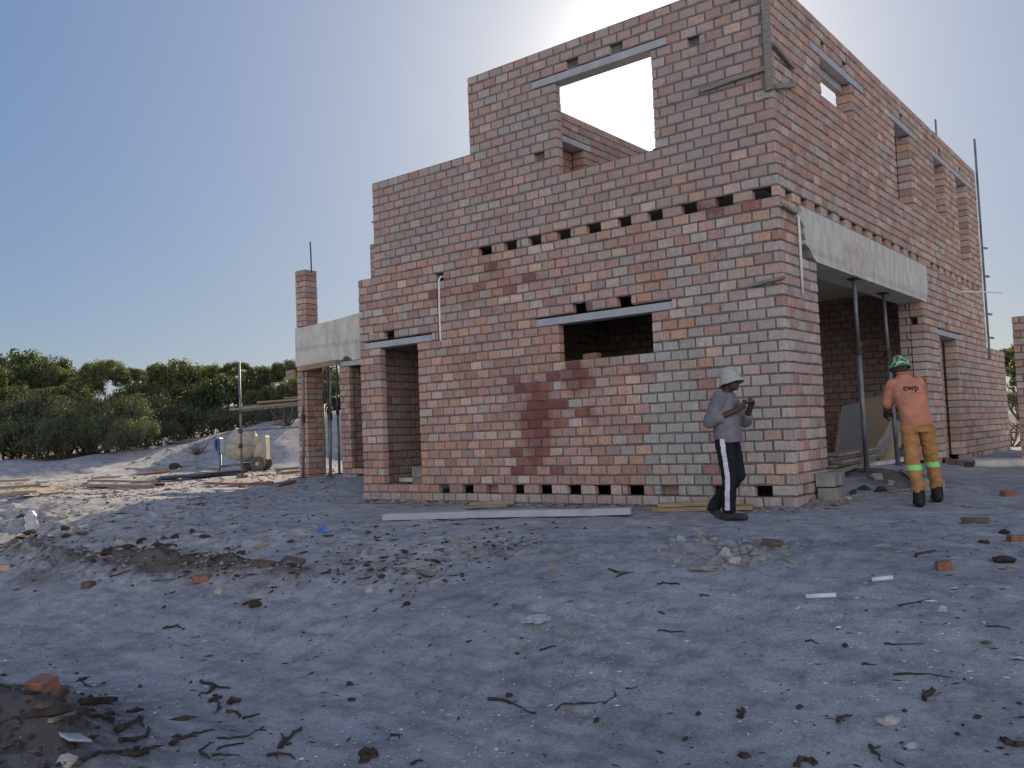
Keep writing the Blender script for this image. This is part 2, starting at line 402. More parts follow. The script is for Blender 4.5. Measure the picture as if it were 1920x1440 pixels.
def H(x, y, fine=True):
    wob = 0.35 * noise.noise(V(x * 0.35, y * 0.2, 1.7))
    left = sstep(-6.5, -9.5, x)
    z = pw(y + wob, PROF)
    # yard to the left lies a little higher, with a low berm of tipped rubble along its edge
    zl = pw(y + wob * 1.5, [(-12, -0.72), (-6.0, -0.66), (-5.0, -0.56), (-4.1, -0.34), (-3.2, -0.12), (-2.2, 0.0), (-1.2, -0.03), (0, -0.03), (3, 0.08), (12, 0.14), (20, 0.2)])
    z = z * (1 - left) + zl * left
    # ramp of spill in front of the garage
    z += 0.20 * math.exp(-((x + 0.3) / 1.0) ** 2 - ((y - 3.6) / 2.3) ** 2)
    d = V(x - CAM.x, y - CAM.y, 0)
    s = d.dot(FH); a = d.dot(RH) / max(s, 1.0)
    if s > 14:
        bh = pw(a, [(-0.8, 0.6), (-0.45, 0.65), (-0.36, 1.0), (-0.28, 1.5), (-0.22, 1.8), (0.2, 1.8), (0.5, 0.9), (0.9, 0.9)])
        st = 26 + 1.5 * noise.noise(V(a * 9, 2.2, 0))
        z += (bh - 0.1) * sstep(st, st + 5.5, s)
        z += 0.4 * sstep(33, 55, s)
        z += 0.22 * sstep(25, 28, s) * noise.noise(V(x * .5, y * .5, 9))
    if fine:
        near = 1 - sstep(30, 60, s)
        z += near * (0.030 * fbm(x, y, 0.9) + 0.010 * noise.noise(V(x * 4.2, y * 4.2, 0.4)))
        bank = math.exp(-((y + 3.6 + wob) / 1.1) ** 2) * sstep(1.5, -2.5, x)
        z += bank * (0.05 * fbm(x, y, 2.4) + 0.03 * noise.noise(V(x * 7, y * 7, 5)))
        lb = left * math.exp(-((y + 3.0) / 1.3) ** 2)
        z += lb * (0.10 * abs(noise.noise(V(x * 2.1, y * 2.1, 7))) + 0.04 * noise.noise(V(x * 8, y * 8, 2)))
        # wheel and drag marks running along the bank foot
        wb = math.exp(-((y + .12) / .16) ** 2) * (1 if -7.2 < x < .3 else 0)
        if wb > .01: z += wb * (.05 * abs(noise.noise(V(x * 2.6, y * 5, 6))) + .02 * noise.noise(V(x * 9, y * 9, 1)))
        ph_ = patch(x, y, 5)
        if ph_ > .004: z += ph_ * 1.35 * (.6 + 1.2 * abs(noise.noise(V(x * 4.5, y * 4.5, 3))) + .5 * noise.noise(V(x * 11, y * 11, 8)))
        t = y + 5.2 + 0.22 * (x + 2) + 0.3 * noise.noise(V(x * .5, 0, 4))
        for off in (0.0, 0.42, 1.25):
            q = (t + off) / 0.09
            if abs(q) < 4: z -= 0.030 * math.exp(-q * q) * (0.6 + 0.6 * noise.noise(V(x * 1.3, off, 1)))
        for (dx, dy, ax, ay, ra, dp) in DENTS:
            ex, ey = x - dx, y - dy
            if abs(ex) < 0.5 and abs(ey) < 0.5:
                cx, sx = math.cos(ra), math.sin(ra)
                p = (ex * cx + ey * sx) / ax; q = (-ex * sx + ey * cx) / ay
                r2 = p * p + q * q
                if r2 < 6: z += -dp * math.exp(-r2) + dp * 0.45 * math.exp(-((math.sqrt(r2) - 1.5) / 0.45) ** 2)
    # soil heap at the lower left corner of the view
    e = V((x - MX) / 1.05, (y - MY) / 0.75, 0)
    r2 = e.length_squared
    if r2 < 5:
        z += 0.30 * math.exp(-r2 * 1.1) * (1 + (0.7 * fbm(x, y, 2.6) if fine else 0)) + ((0.06 * abs(noise.noise(V(x * 6, y * 6, 2))) + 0.03 * noise.noise(V(x * 15, y * 15, 2))) * math.exp(-r2 * .7) if fine else 0)
    return z
_p = onz(-130, 1400, -0.7); MX, MY = _p.x, _p.y
def G(px, py, lift=0.0):
    d = ray(px, py); t = 2.0; prev = t
    while t < 90:
        p = CAM + d * t
        if p.z < H(p.x, p.y, False) : break
        prev = t; t += 0.06 if t < 20 else 0.2
    lo, hi = prev, t
    for _ in range(22):
        m_ = (lo + hi) / 2; p = CAM + d * m_
        if p.z < H(p.x, p.y): hi = m_
        else: lo = m_
    p = CAM + d * hi
    return V(p.x, p.y, H(p.x, p.y) + lift)
for px, py, L, ra in ((1010, 1190, .11, .4), (1090, 1235, .12, .9), (1045, 1270, .10, .5), (1075, 1305, .13, .2), (1040, 1385, .14, .9), (1010, 1142, .10, .1), (860, 1015, .14, 1.2), (1065, 1215, .1, 0), (720, 1050, .16, .3), (640, 1060, .14, 1.), (905, 1000, .15, .6), (1105, 1190, .09, .2), (1220, 1060, .12, .4), (560, 1030, .16, .3)):
    p = onz(px, py, -0.6 if py > 1150 else -0.4)
    DENTS.append((p.x, p.y, L, L * 0.42, ra, 0.036))
for tx, ty, dx, dy, n_ in ((1.9, -6.6, -.30, .55, 10), (-.5, -5.2, .55, .25, 9), (2.6, -4.4, -.45, .42, 8), (-4.6, -2.6, .6, -.08, 9), (3.4, -5.6, -.2, .6, 9), (-2.2, -4.9, -.5, .4, 7), (.8, -2.4, .2, .55, 5)):
    for k in range(n_):     # lines of footprints
        sg = .09 if k % 2 else -.09; l_ = math.hypot(dx, dy)
        DENTS.append((tx + dx * k + sg * dy / l_ + rnd.gauss(0, .03), ty + dy * k - sg * dx / l_ + rnd.gauss(0, .03), .13, .055, math.atan2(dy, dx) + rnd.gauss(0, .15), rnd.uniform(.012, .03)))
for k in range(130):
    DENTS.append((rnd.uniform(-6, 5), rnd.uniform(-6.5, -0.7), rnd.uniform(.06, .16), rnd.uniform(.04, .09), rnd.uniform(0, 3), rnd.uniform(.006, .02)))

def axis(segs):
    out_ = []
    for a_, b_, st in segs:
        n_ = max(1, int(round((b_ - a_) / st)))
        out_ += [a_ + (b_ - a_) * k / n_ for k in range(n_)]
    return out_
def geo_ax(a_, b_, n_):
    return [a_ * (b_ / a_) ** (k / n_) for k in range(n_ + 1)]
xs = [-x_ for x_ in geo_ax(36, 900, 18)][::-1][:-1] + axis([(-36, -14, .3), (-14, -9, .12), (-9, -4, .06), (-4, 5, .04), (5, 10, .15)]) + geo_ax(10, 900, 26)
ys = [-9 - y_ for y_ in geo_ax(.3, 900, 26)][::-1] + axis([(-9, -7.6, .1), (-7.6, -2.6, .04), (-2.6, -.6, .055), (-.6, 3, .09), (3, 20, .22), (20, 42, .4)]) + geo_ax(42, 1200, 22)
gv, gf, soil = [], [], []
for y_ in ys:
    for x_ in xs:
        far = x_ < -60 or x_ > 40 or y_ > 60 or y_ < -30
        gv.append((x_, y_, H(x_, y_, not far)))
        q = 0.0
        left = sstep(-4.5, -8.0, x_)
        q += patch(x_, y_, 4)
        q += 0.26 * left * math.exp(-((y_ + 3.4) / 1.1) ** 2)
        q += 0.16 * sstep(1.8, -2.0, x_) * (1 - left) * math.exp(-((y_ + 3.5) / 0.9) ** 2)
        q += 0.30 * math.exp(-((y_ + 0.3) / 0.5) ** 2) * (1 if -7.5 < x_ < 0.5 else 0)
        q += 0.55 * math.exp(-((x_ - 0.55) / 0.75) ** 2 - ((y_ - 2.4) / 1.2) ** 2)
        r2 = ((x_ - MX) / 1.1) ** 2 + ((y_ - MY) / 0.85) ** 2
        q += 1.15 * math.exp(-r2 * 0.8)
        s_ = (V(x_, y_, 0) - V(CAM.x, CAM.y, 0)).dot(FH)
        if s_ > 31: q += 0.35
        soil.append(q)
nx = len(xs)
for j in range(len(ys) - 1):
    for i in range(nx - 1):
        k = j * nx + i; gf.append((k, k + 1, k + nx + 1, k + nx))
me = bpy.data.meshes.new('sand_ground'); me.from_pydata(gv, [], gf)
at = me.attributes.new('soil', 'FLOAT', 'POINT'); at.data.foreach_set('value', soil)
g = link('sand_ground', me, None, [SAND], True); tag(g, 'pale sandy ground of the building plot', 'ground', kind='structure')

# ------------------------------------------------------------------ brickwork
CS, BL, JT = 0.125, 0.222, 0.0205
PAL = {
 'salmon': [(.46, .255, .205), (.50, .29, .235), (.43, .235, .19), (.51, .31, .25), (.42, .25, .215), (.47, .275, .24)],
 'pale':   [(.54, .39, .33), (.55, .37, .29), (.50, .37, .33)],
 'grey':   [(.45, .355, .32), (.42, .335, .305), (.47, .375, .335)],
 'dull':   [(.43, .275, .235), (.41, .26, .225), (.45, .295, .255), (.40, .27, .245)],  # lightened to put the glare over the upper wall into the brick colour
 'dark':   [(.27, .105, .09), (.23, .09, .08), (.31, .13, .105), (.25, .115, .10)],
 'orange': [(.50, .275, .19), (.52, .30, .215)],
}
def pick(r, **wts):
    t = r.random() * sum(wts.values())
    for k_, v_ in wts.items():
        t -= v_
        if t <= 0: return r.choice(PAL[k_])
    return r.choice(PAL['salmon'])
def col_front(x, z, r):
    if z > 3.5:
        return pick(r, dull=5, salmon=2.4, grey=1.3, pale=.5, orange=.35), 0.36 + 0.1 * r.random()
    if z > 2.4:
        return pick(r, salmon=4, dull=3.2, grey=1.3 + (2 if x > -1.5 else 0), pale=.8, orange=.5, dark=.3), 0.2 + 0.1 * r.random()
    # tar-red soaked patch under the window
    in_a = -3.98 < x < -3.1 and .2 < z < 1.66
    in_b = -3.2 < x < -2.5 and 1.28 < z < 1.74
    in_c = -2.8 < x < -2.5 and .85 < z < 1.2
    e = noise.noise(V(x * 2.2, z * 2.2, 4.2))
    if (in_a or in_b or in_c) and e > -0.16 and r.random() < .85:
        return pick(r, dark=5, dull=1.8, salmon=1), 0.0
    if -1.82 < x < -1.05 and z < 1.9: return r.choice([(.41, .37, .335), (.39, .355, .325), (.43, .375, .33), (.45, .31, .26)]), .12
    if x > -1.75 and noise.noise(V(x * 1.1, z * .5, 8)) + .35 * (x + 1.2) > -.12:
        return pick(r, grey=4.5, pale=1.3, salmon=1.6, orange=.25), 0.18
    return pick(r, salmon=6, pale=1.4, dull=1.5, orange=.6, grey=.35), 0.05
def col_right(y, z, r):
    if z > 3.4: return pick(r, dull=4, salmon=2.6, grey=1.5, pale=1.2, orange=.4), 0.22
    return pick(r, grey=2.2, pale=2.2, salmon=3.0, dull=1.6, orange=.3), 0.14
def col_plain(a_, z, r): return tuple(q * .85 for q in pick(r, salmon=2, dull=5, grey=1.5)), 0.32

def sub_iv(ivs, a_, b_):
    res = []
    for p, q in ivs:
        if b_ <= p or a_ >= q: res.append((p, q)); continue
        if a_ - p > 0.01: res.append((p, a_))
        if q - b_ > 0.01: res.append((b_, q))
    return res
def make_wall(name, o, u, n, rects, holes, thick, parent, colf, seed=1, phase=0.0, corner=False, joints=JT, zero=0.0):
    """bricks laid one by one in stretcher bond on a mortar core.  a runs along u from o, depth runs inwards against n"""
    r = random.Random(seed)
    o, u, n = Vector(o), Vector(u), Vector(n)
    vs, fs, mi, cols, smr = [], [], [], [], []
    def P(a_, d, z): return o + u * a_ - n * d + V(0, 0, z)
    flip = u.cross(V(0, 0, 1)).dot(n) < 0
    def quad(*ix): fs.append(ix[::-1] if flip else ix)
    zmin = min(q[2] for q in rects); zmax = max(q[3] for q in rects)
    k0, k1 = int(round(zmin / CS)), int(round(zmax / CS))
    for k in range(k0, k1):
        z0, z1 = k * CS, (k + 1) * CS; zm = (z0 + z1) / 2
        ivs = sorted((q[0], q[1]) for q in rects if q[2] < zm < q[3])
        mg = []
        for p, q in ivs:
            if mg and p <= mg[-1][1] + 1e-4: mg[-1] = (mg[-1][0], max(q, mg[-1][1]))
            else: mg.append((p, q))
        ivs = mg
        tk = thick; blind = []
        for h in holes:
            if h[2] < zm < h[3]:
                ivs = sub_iv(ivs, h[0], h[1])
                if h[1] - h[0] < .3 and h[3] - h[2] < .13:
                    if zm < 3.6: tk = min(thick, .105)
                    else: blind.append((h[0], h[1]))
        for p, q in blind:
            b0 = len(vs)
            for a_ in (p - .02, q + .02):
                for d in (.075, thick - .03):
                    for z in (z0, z1): vs.append(P(a_, d, z))
            for f_ in ((0, 4, 5, 1), (2, 3, 7, 6), (0, 1, 3, 2), (4, 6, 7, 5), (1, 5, 7, 3), (0, 2, 6, 4)):
                quad(*[b0 + t for t in f_]); mi.append(1); cols.append((.2, .2, .2, 1)); smr.append(0)
        for p, q in ivs:
            # mortar core
            e = 0.010
            b0 = len(vs)
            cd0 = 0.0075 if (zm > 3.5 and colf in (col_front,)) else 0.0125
            for a_ in (p + e, q - e):
                for d in (cd0, tk - cd0):
                    for z in (z0, z1): vs.append(P(a_, d, z))
            for f_ in ((0, 4, 5, 1), (2, 3, 7, 6), (0, 1, 3, 2), (4, 6, 7, 5), (1, 5, 7, 3), (0, 2, 6, 4)):
                quad(*[b0 + t for t in f_]); mi.append(1); cols.append((.2, .2, .2, 1)); smr.append(0)
            # joints
            off = phase + (BL / 2 if k % 2 else 0)
            i0 = math.floor((p - off) / BL) - 1
            cuts = [p]
            t = off + i0 * BL
            while t < q:
                if t > p + 0.05 and t < q - 0.05: cuts.append(t + r.uniform(-.006, .006))
                t += BL
            cuts.append(q)
            for a0, a1 in zip(cuts, cuts[1:]):
                x0 = a0 + (joints / 2 if a0 > p else 0.0); x1 = a1 - (joints / 2 if a1 < q else 0.0)
                zz0 = z0 + joints * .45 + r.uniform(-.003, .003); zz1 = z1 - joints * .45 + r.uniform(-.003, .003)
                pr = max(-.003, min(.006, r.gauss(0, .0022)))
                d0 = -pr; d1 = tk + pr
                iv = 0.0085
                zo = .0075 * noise.noise(V(a0 * .7, k * .61, seed)) + .004 * noise.noise(V(a0 * 2.1, k * .61, seed + 9))
                zz0 += zo; zz1 += zo
                b0 = len(vs)
                j = lambda: r.uniform(-.0028, .0028)
                fr = [(x0 + iv, zz0 + iv), (x1 - iv, zz0 + iv), (x1 - iv, zz1 - iv), (x0 + iv, zz1 - iv)]
                bk = [(x0, zz0), (x1, zz0), (x1, zz1), (x0, zz1)]
                jj = [(j(), j()) for _ in range(4)]
                if r.random() < .16:
                    ch = r.randrange(4); jj[ch] = (jj[ch][0] + (1 if ch in (0, 3) else -1) * r.uniform(.004, .011), jj[ch][1] + (1 if ch < 2 else -1) * r.uniform(.004, .011))
                for (a_, z), (ja, jz) in zip(fr, jj): vs.append(P(a_ + ja, d0 + j() * .6, z + jz))
                for (a_, z), (ja, jz) in zip(bk, jj): vs.append(P(a_ + ja, d0 + iv, z + jz))
                for (a_, z), (ja, jz) in zip(bk, jj): vs.append(P(a_ + ja, d1 - iv, z + jz))
                for (a_, z), (ja, jz) in zip(fr, jj): vs.append(P(a_ + ja, d1, z + jz))
                c_, s_ = colf((a0 + a1) / 2, zm, r)
                v_ = r.uniform(.84, 1.12)
                c_ = (c_[0] * v_, c_[1] * v_ * 1.07, c_[2] * v_ * 1.04, 1)
                quad(b0, b0 + 1, b0 + 2, b0 + 3); nf = 1
                for L_ in (0, 4, 8):
                    for t_ in range(4):
                        quad(b0 + L_ + t_, b0 + L_ + 4 + t_, b0 + L_ + 4 + (t_ + 1) % 4, b0 + L_ + (t_ + 1) % 4); nf += 1
                quad(b0 + 15, b0 + 14, b0 + 13, b0 + 12); nf += 1
                for _ in range(nf): mi.append(0); cols.append(c_); smr.append(s_)
                if r.random() < .13 and parent is not None:      # mortar squeezed out of the bed
                    ax_, az_ = r.uniform(a0, a1), z0 + r.uniform(-.008, .012)
                    w_, h_, q_ = r.uniform(.02, .07), r.uniform(.007, .02), r.uniform(.003, .009)
                    b0 = len(vs)
                    for k_ in range(7):
                        t_ = 2 * PI * k_ / 7; rr_ = r.uniform(.65, 1.15); vs.append(P(ax_ + w_ * rr_ * math.cos(t_), .006, az_ + h_ * rr_ * math.sin(t_)))
                    vs.append(P(ax_, -q_, az_))
                    for k_ in range(7): quad(b0 + k_, b0 + (k_ + 1) % 7, b0 + 7); mi.append(1); cols.append((.2, .2, .2, 1)); smr.append(0)
    me_ = bpy.data.meshes.new(name); me_.from_pydata([tuple(v) for v in vs], [], fs)
    me_.materials.append(BRICK); me_.materials.append(MORTAR)
    me_.polygons.foreach_set('material_index', mi)
    A = me_.attributes.new('bcol', 'FLOAT_COLOR', 'FACE'); A.data.foreach_set('color', [x for c_ in cols for x in c_])
    B = me_.attributes.new('smear', 'FLOAT', 'FACE'); B.data.foreach_set('value', smr)
    bm = bmesh.new(); bm.from_mesh(me_); bmesh.ops.recalc_face_normals(bm, faces=bm.faces); bm.to_mesh(me_); bm.free()
    ob = bpy.data.objects.new(name, me_); COL.objects.link(ob); ob.parent = parent
    return ob

house = tag(empty('brick_house'), 'unfinished two storey red brick house with bare openings and concrete beams', 'house')
T = 0.22; TF = 0.13      # the front leaf is thinner
# ---- front (its a axis is world x)
low_holes = [(-5.363, -5.151), (-4.912, -4.689), (-4.45, -4.227), (-3.98, -3.776), (-3.531, -3.31), (-3.068, -2.84), (-2.626, -2.385), (-2.15, -1.906), (-1.683, -1.43), (-.992, -.759), (-.474, -.26)]
joist_holes = [(-4.433, -4.185), (-3.963, -3.735), (-3.532, -3.314), (-3.057, -2.832), (-2.587, -2.358), (-2.109, -1.906), (-1.676, -1.46), (-1.214, -1.002), (-.761, -.54), (-.311, -.083)]
holes = [(-6.52, -5.70, 0.125, 2.375 - .125), (-3.09, -1.68, 1.75, 2.25), (-2.98, -1.52, 4.25, 5.5)]
holes += [(a_, b_, 0, CS) for a_, b_ in low_holes] + [(a_, b_, 27 * CS, 28 * CS) for a_, b_ in joist_holes]
holes += [(-6.865, -5.397, 2.25, 2.375), (-3.45, -1.40, 2.25, 2.375), (-3.366, -1.288, 5.5, 5.625)]      # lintel beds
holes += [(-2.851, -2.641, 2.375, 2.5), (-2.163, -1.96, 2.375, 2.5), (-6.433, -6.195, 2.375, 2.5), (-5.28, -5.12, 3.125, 3.25), (-5.27, -5.21, 2.25, 3.125)]
holes += [(-2.79, -2.594, 5.625, 5.75), (-2.104, -1.914, 5.625, 5.75), (-1.014, -.859, 5.375, 5.5), (-3.381, -3.2, 4.5, 4.625)]
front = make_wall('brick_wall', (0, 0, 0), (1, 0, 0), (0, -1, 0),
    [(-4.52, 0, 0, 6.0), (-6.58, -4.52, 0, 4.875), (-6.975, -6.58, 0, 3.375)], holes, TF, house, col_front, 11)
# ---- right (its a axis is world y).  starts behind the front wall
rholes = []
t = 0.23
while t < 10.9:
    if not (6.3 < t < 6.5): rholes.append((t, t + .235, 27 * CS, 28 * CS))
    t += 0.469
rholes += [(.25, .47, 0, CS), (.72, .94, 0, CS)] + [(8.62 + .42 * k, 8.84 + .42 * k, 0, CS) for k in range(4)]
rholes += [(1.10, 6.10, 0, 22 * CS), (.55, 6.45, 22 * CS, 27 * CS), (7.08, 8.38, 0, 18 * CS), (6.97, 8.80, 18 * CS, 19 * CS)]
rholes += [(1.68, 2.92, 5.0, 5.5), (1.36, 3.47, 5.5, 5.625), (5.02, 5.93, 4.25, 5.5), (4.76, 6.21, 5.5, 5.625), (7.50, 8.26, 4.5, 5.5), (7.42, 8.58, 5.5, 5.625), (9.25, 10.15, 3.875, 5.5), (8.98, 10.73, 5.5, 5.625)]
rholes += [(1.75, 1.92, 5.625, 5.75), (2.6, 2.8, 5.625, 5.75), (5.4, 5.6, 5.625, 5.75), (7.9, 8.1, 5.625, 5.75), (9.6, 9.8, 5.625, 5.75), (7.6, 7.8, 2.375, 2.5)]
right = make_wall('brick_wall', (0, TF, 0), (0, 1, 0), (1, 0, 0), [(0, 11.17 - TF, 0, 6.0), (11.17 - TF, 13.08 - TF, 0, 2.25)],
    [(a_ - TF, b_ - TF, c_, d_) for a_, b_, c_, d_ in rholes], T, house, lambda a_, z, r: col_right(a_ + TF, z, r), 23, phase=-TF + BL / 2)
# ---- the walls behind
make_wall('brick_wall', (-4.30, TF, 0), (0, 1, 0), (1, 0, 0), [(0, 10.7, 3.5, 6.0)], [(1.29, 2.54, 4.5, 5.5), (1.04, 2.75, 5.5, 5.625), (6.0, 7.4, 4.5, 5.5)], T, house, col_plain, 31)
make_wall('brick_wall', (-4.30, TF, 0), (0, 1, 0), (1, 0, 0), [(0, 7.78, 0, 3.375)], [], T, house, col_plain, 32)
make_wall('brick_wall', (-4.52, 10.95, 0), (1, 0, 0), (0, -1, 0), [(0, 4.30, 0, 6.0)], [(1.2, 3.2, 4.0, 5.25)], T, house, col_plain, 33)
make_wall('brick_wall', (-4.30, 8.0, 0), (1, 0, 0), (0, -1, 0), [(0, 4.08, 0, 3.375)], [], T, house, col_plain, 34)
make_wall('brick_wall', (-.40, 6.10, 0), (1, 0, 0), (0, -1, 0), [(0, .17, 0, 2.75)], [], T, house, col_plain, 35)
make_wall('brick_wall', (-8.4, 3.5, 0), (1, 0, 0), (0, -1, 0), [(0, 3.88, 0, 3.375)], [], T, house, col_plain, 36)
make_wall('brick_wall', (-1.5, TF, 0), (0, 1, 0), (1, 0, 0), [(0, 2.6, 0, 3.2)], [], T, house, col_plain, 42, phase=.1)
make_wall('brick_wall', (-4.28, 2.84, 0), (1, 0, 0), (0, -1, 0), [(0, 2.77, 0, 3.2)], [], T, house, col_plain, 43)
for yc, sd3 in ((5.96, 44), (8.30, 45), (10.2, 46)):
    make_wall('brick_wall', (-2.6, yc, 0), (1, 0, 0), (0, -1, 0), [(0, 2.37, 3.625, 6.0)], [], .11, house, col_plain, sd3)
make_wall('brick_wall', (-4.56, 1.2, 0), (0, 1, 0), (1, 0, 0), [(0, 1.7, 4.25, 5.75)], [], .11, house, col_plain, 47)
make_wall('brick_wall', (-6.755, TF, 0), (0, 1, 0), (1, 0, 0), [(0, 3.26, 0, 3.375)], [], T, house, col_plain, 37)
make_wall('brick_wall', (-6.36, TF, 0), (0, 1, 0), (1, 0, 0), [(0, 6.2, 3.375, 4.875)], [], T, house, col_plain, 38)
make_wall('brick_wall', (-13.65, 6.5, 0), (1, 0, 0), (0, -1, 0), [(0, 9.13, 0, 6.0)], [], T, house, col_plain, 39)
# ---- foundation, slabs
bm = bmesh.new()
bx(bm, V(-3.47, .11, -.27), (7.10, .32, .28), jit=.006)
bx(bm, V(-.12, 5.75, -.27), (.30, 10.9, .28), jit=.006)
bx(bm, V(-.12, 12.2, -.27), (.29, 1.9, .27), jit=.006)
f_ = bobj('foundation', bm, FOUND, house)
bm = bmesh.new(); bx(bm, V(-3.31, 5.53, 3.555), (6.17, 10.76, .07))
bobj('floor_slab', bm, CONC, house)
bm = bmesh.new(); bx(bm, V(-3.31, 5.53, 3.28), (6.17, 10.76, .13))
bobj('floor_slab', bm, CONC, house)
bm = bmesh.new(); bx(bm, V(-8.4, 4.75, 3.24), (7.2, 3.3, .16))
bobj('floor_slab', bm, CONC, house)
bm = bmesh.new(); bx(bm, V(-3.44, 5.7, .165), (6.3, 10.6, .06))
bobj('ground_slab', bm, CONC, house)
# foundation facing course: uneven bricks, mortar washed
fc = make_wall('foundation_course', (0, -.012, -.125), (1, 0, 0), (0, -1, 0), [(-6.99, -.01, 0, CS)], [], .1, house, lambda a_, z, r: (pick(r, grey=4, dull=3, salmon=1), .34), 40, phase=.07)
fd = make_wall('foundation_course', (.012, .08, -.125), (0, 1, 0), (1, 0, 0), [(-.08, 1.2, 0, CS)], [], .1, house, lambda a_, z, r: (pick(r, grey=4, dull=2), .34), 41, phase=.07)
# ---- lintels (proud of the brick face by 4 mm)
def lintel(c, size):
    bm = bmesh.new(); bx(bm, c, size, bev=.004); return bobj('lintel', bm, LINT, house)
for x0, x1, zb in ((-6.863, -5.399, 2.252), (-3.448, -1.402, 2.252), (-3.364, -1.290, 5.512)):
    lintel(V((x0 + x1) / 2, .101, zb + .048), (x1 - x0, .21, .096))
for y0, y1, zb in ((6.972, 8.798, 2.252), (1.362, 3.468, 5.512), (4.762, 6.208, 5.512), (7.422, 8.578, 5.512), (8.982, 10.728, 5.512)):
    lintel(V(-.101, (y0 + y1) / 2, zb + .048), (.21, y1 - y0, .096))
lintel(V(-.169, 2.30, 5.453), (.09, 1.22, .094))
lintel(V(-4.41, T + 1.805, 5.56), (.228, 1.70, .096))
# ---- garage beam: ragged outline cast against the bricks
def extrude_poly(bm, pts, dvec):
    A = [bm.verts.new(p) for p in pts]; B = [bm.verts.new(Vector(p) + dvec) for p in pts]
    bm.faces.new(A); bm.faces.new(B[::-1])
    for k in range(len(A)):
        bm.faces.new((A[k], B[k], B[(k + 1) % len(A)], A[(k + 1) % len(A)]))
    bmesh.ops.recalc_face_normals(bm, faces=bm.faces)
bpts = [(6.44, 3.37), (.62, 3.37), (.66, 3.30), (.60, 3.22), (.73, 3.12), (.69, 3.05), (.76, 2.98), (.74, 2.93), (.9, 2.87), (.98, 2.80), (1.102, 2.755), (6.098, 2.755), (6.098, 2.745), (6.28, 2.745), (6.32, 2.83), (6.40, 2.90), (6.43, 3.1)]
bm = bmesh.new(); extrude_poly(bm, [V(.014, y_, z_) for y_, z_ in bpts], V(-.42, 0, 0))
bobj('concrete_beam', bm, CONC, house)
ppts = []
for k in range(22):
    t = 2 * PI * k / 22; rr = 1 + .16 * noise.noise(V(math.cos(t) * 1.5, math.sin(t) * 1.5, 3))
    ppts.append((2.62 + .62 * rr * math.cos(t), 3.00 + .23 * rr * math.sin(t)))
bm = bmesh.new(); extrude_poly(bm, [V(.019, y_, z_) for y_, z_ in ppts], V(-.01, 0, 0))
bobj('mortar_patch', bm, CONCP, house)
# ---- conduits left in the walls
bm = bmesh.new(); tube(bm, [V(-5.16, .10, 3.19), V(-5.19, .02, 3.185), V(-5.205, -.004, 3.14), V(-5.215, -.004, 2.7), V(-5.217, .0, 2.3), V(-5.212, .004, 2.22)], .017, 8)
c_ = bobj('conduit', bm, PIPEW, house, True)
bm = bmesh.new(); tube(bm, [V(-.06, .49, 3.26), V(0.0, .515, 3.255), V(.022, .53, 3.21), V(.022, .532, 2.8), V(.02, .53, 2.30)], .017, 8)
bobj('conduit', bm, PIPEW, house, True)
# ---- left wing: piers, beam, column
AY = 2.8
def col_pier(a_, z, r): return pick(r, salmon=4, pale=1, dull=2.5, grey=1, orange=1.0), .16
make_wall('brick_pier', (-12.12, AY, 0), (1, 0, 0), (0, -1, 0), [(0, .32, 0, 2.5)], [], .22, house, col_pier, 51)
make_wall('brick_pier', (-11.80, AY + .223, 0), (0, 1, 0), (1, 0, 0), [(0, .23, 0, 2.5)], [], .32, house, col_pier, 56, phase=.06)
make_wall('brick_pier', (-10.72, AY, 0), (1, 0, 0), (0, -1, 0), [(0, .30, 0, 2.375)], [], .11, house, col_pier, 52)
make_wall('brick_pier', (-10.42, AY, 0), (1, 0, 0), (0, -1, 0), [(0, 3.0, 0, .25)], [(.12, .34, 0, CS)], .22, house, col_pier, 53)
make_wall('brick_wall', (-10.46, AY + .12, 0), (0, 1, 0), (1, 0, 0), [(0, 3.5, 0, 3.125)], [], .11, house, col_plain, 58)
make_wall('brick_pier', (-9.55, AY, 0), (1, 0, 0), (0, -1, 0), [(0, 2.2, 0, 2.375)], [], .22, house, col_pier, 54)
make_wall('brick_column', (-12.11, AY + .004, 3.36), (1, 0, 0), (0, -1, 0), [(0, .335, 0, 1.25)], [], .34, house, col_pier, 55)
bm = bmesh.new()
tp = [(-12.14, 2.49), (-12.13, 3.34), (-11.7, 3.345), (-11.1, 3.37), (-10.6, 3.40), (-10.15, 3.44), (-9.6, 3.42), (-7.2, 3.40), (-7.2, 2.49), (-10.3, 2.49), (-10.33, 2.53), (-10.5, 2.60), (-10.62, 2.515)]
extrude_poly(bm, [V(x_, AY - .014, z_) for x_, z_ in tp], V(0, .5, 0))
bobj('concrete_beam', bm, CONC, house)
bm = bmesh.new(); bx(bm, V(-9.9, AY + .095, 2.43), (1.66, .21, .1), bev=.004); bobj('lintel', bm, LINT, house)
bm = bmesh.new()
tube(bm, [V(-11.78, AY + .2, 4.55), V(-11.785, AY + .2, 5.0), V(-11.80, AY + .2, 5.25)], .016, 6)
bobj('rebar', bm, RUST, house)
bm = bmesh.new(); tube(bm, [V(-.1, 8.35, 5.9), V(-.1, 8.35, 6.42)], .018, 6); bobj('rebar', bm, STEEL, house)
bm = bmesh.new(); p = ony(718, 618, -.02); q = ony(664, 592, 1.0)
tube(bm, [V(-6.68, .02, 2.47 + .02), V(-6.99, .05, 2.60), V(-7.25, .3, 2.74), V(-7.28, .34, 2.82)], .02, 6); bobj('conduit', bm, PIPEW, house, True)
# loose half bricks on the window sill and doorstep
sb = bmesh.new(); bx(sb, V(-2.63, .075, 1.79), (.22, .10, .075), jit=.012, bev=.006)
tag(bobj('loose_brick', sb, CLAY), 'single loose brick lying on the sill of the dark lower window', 'brick')

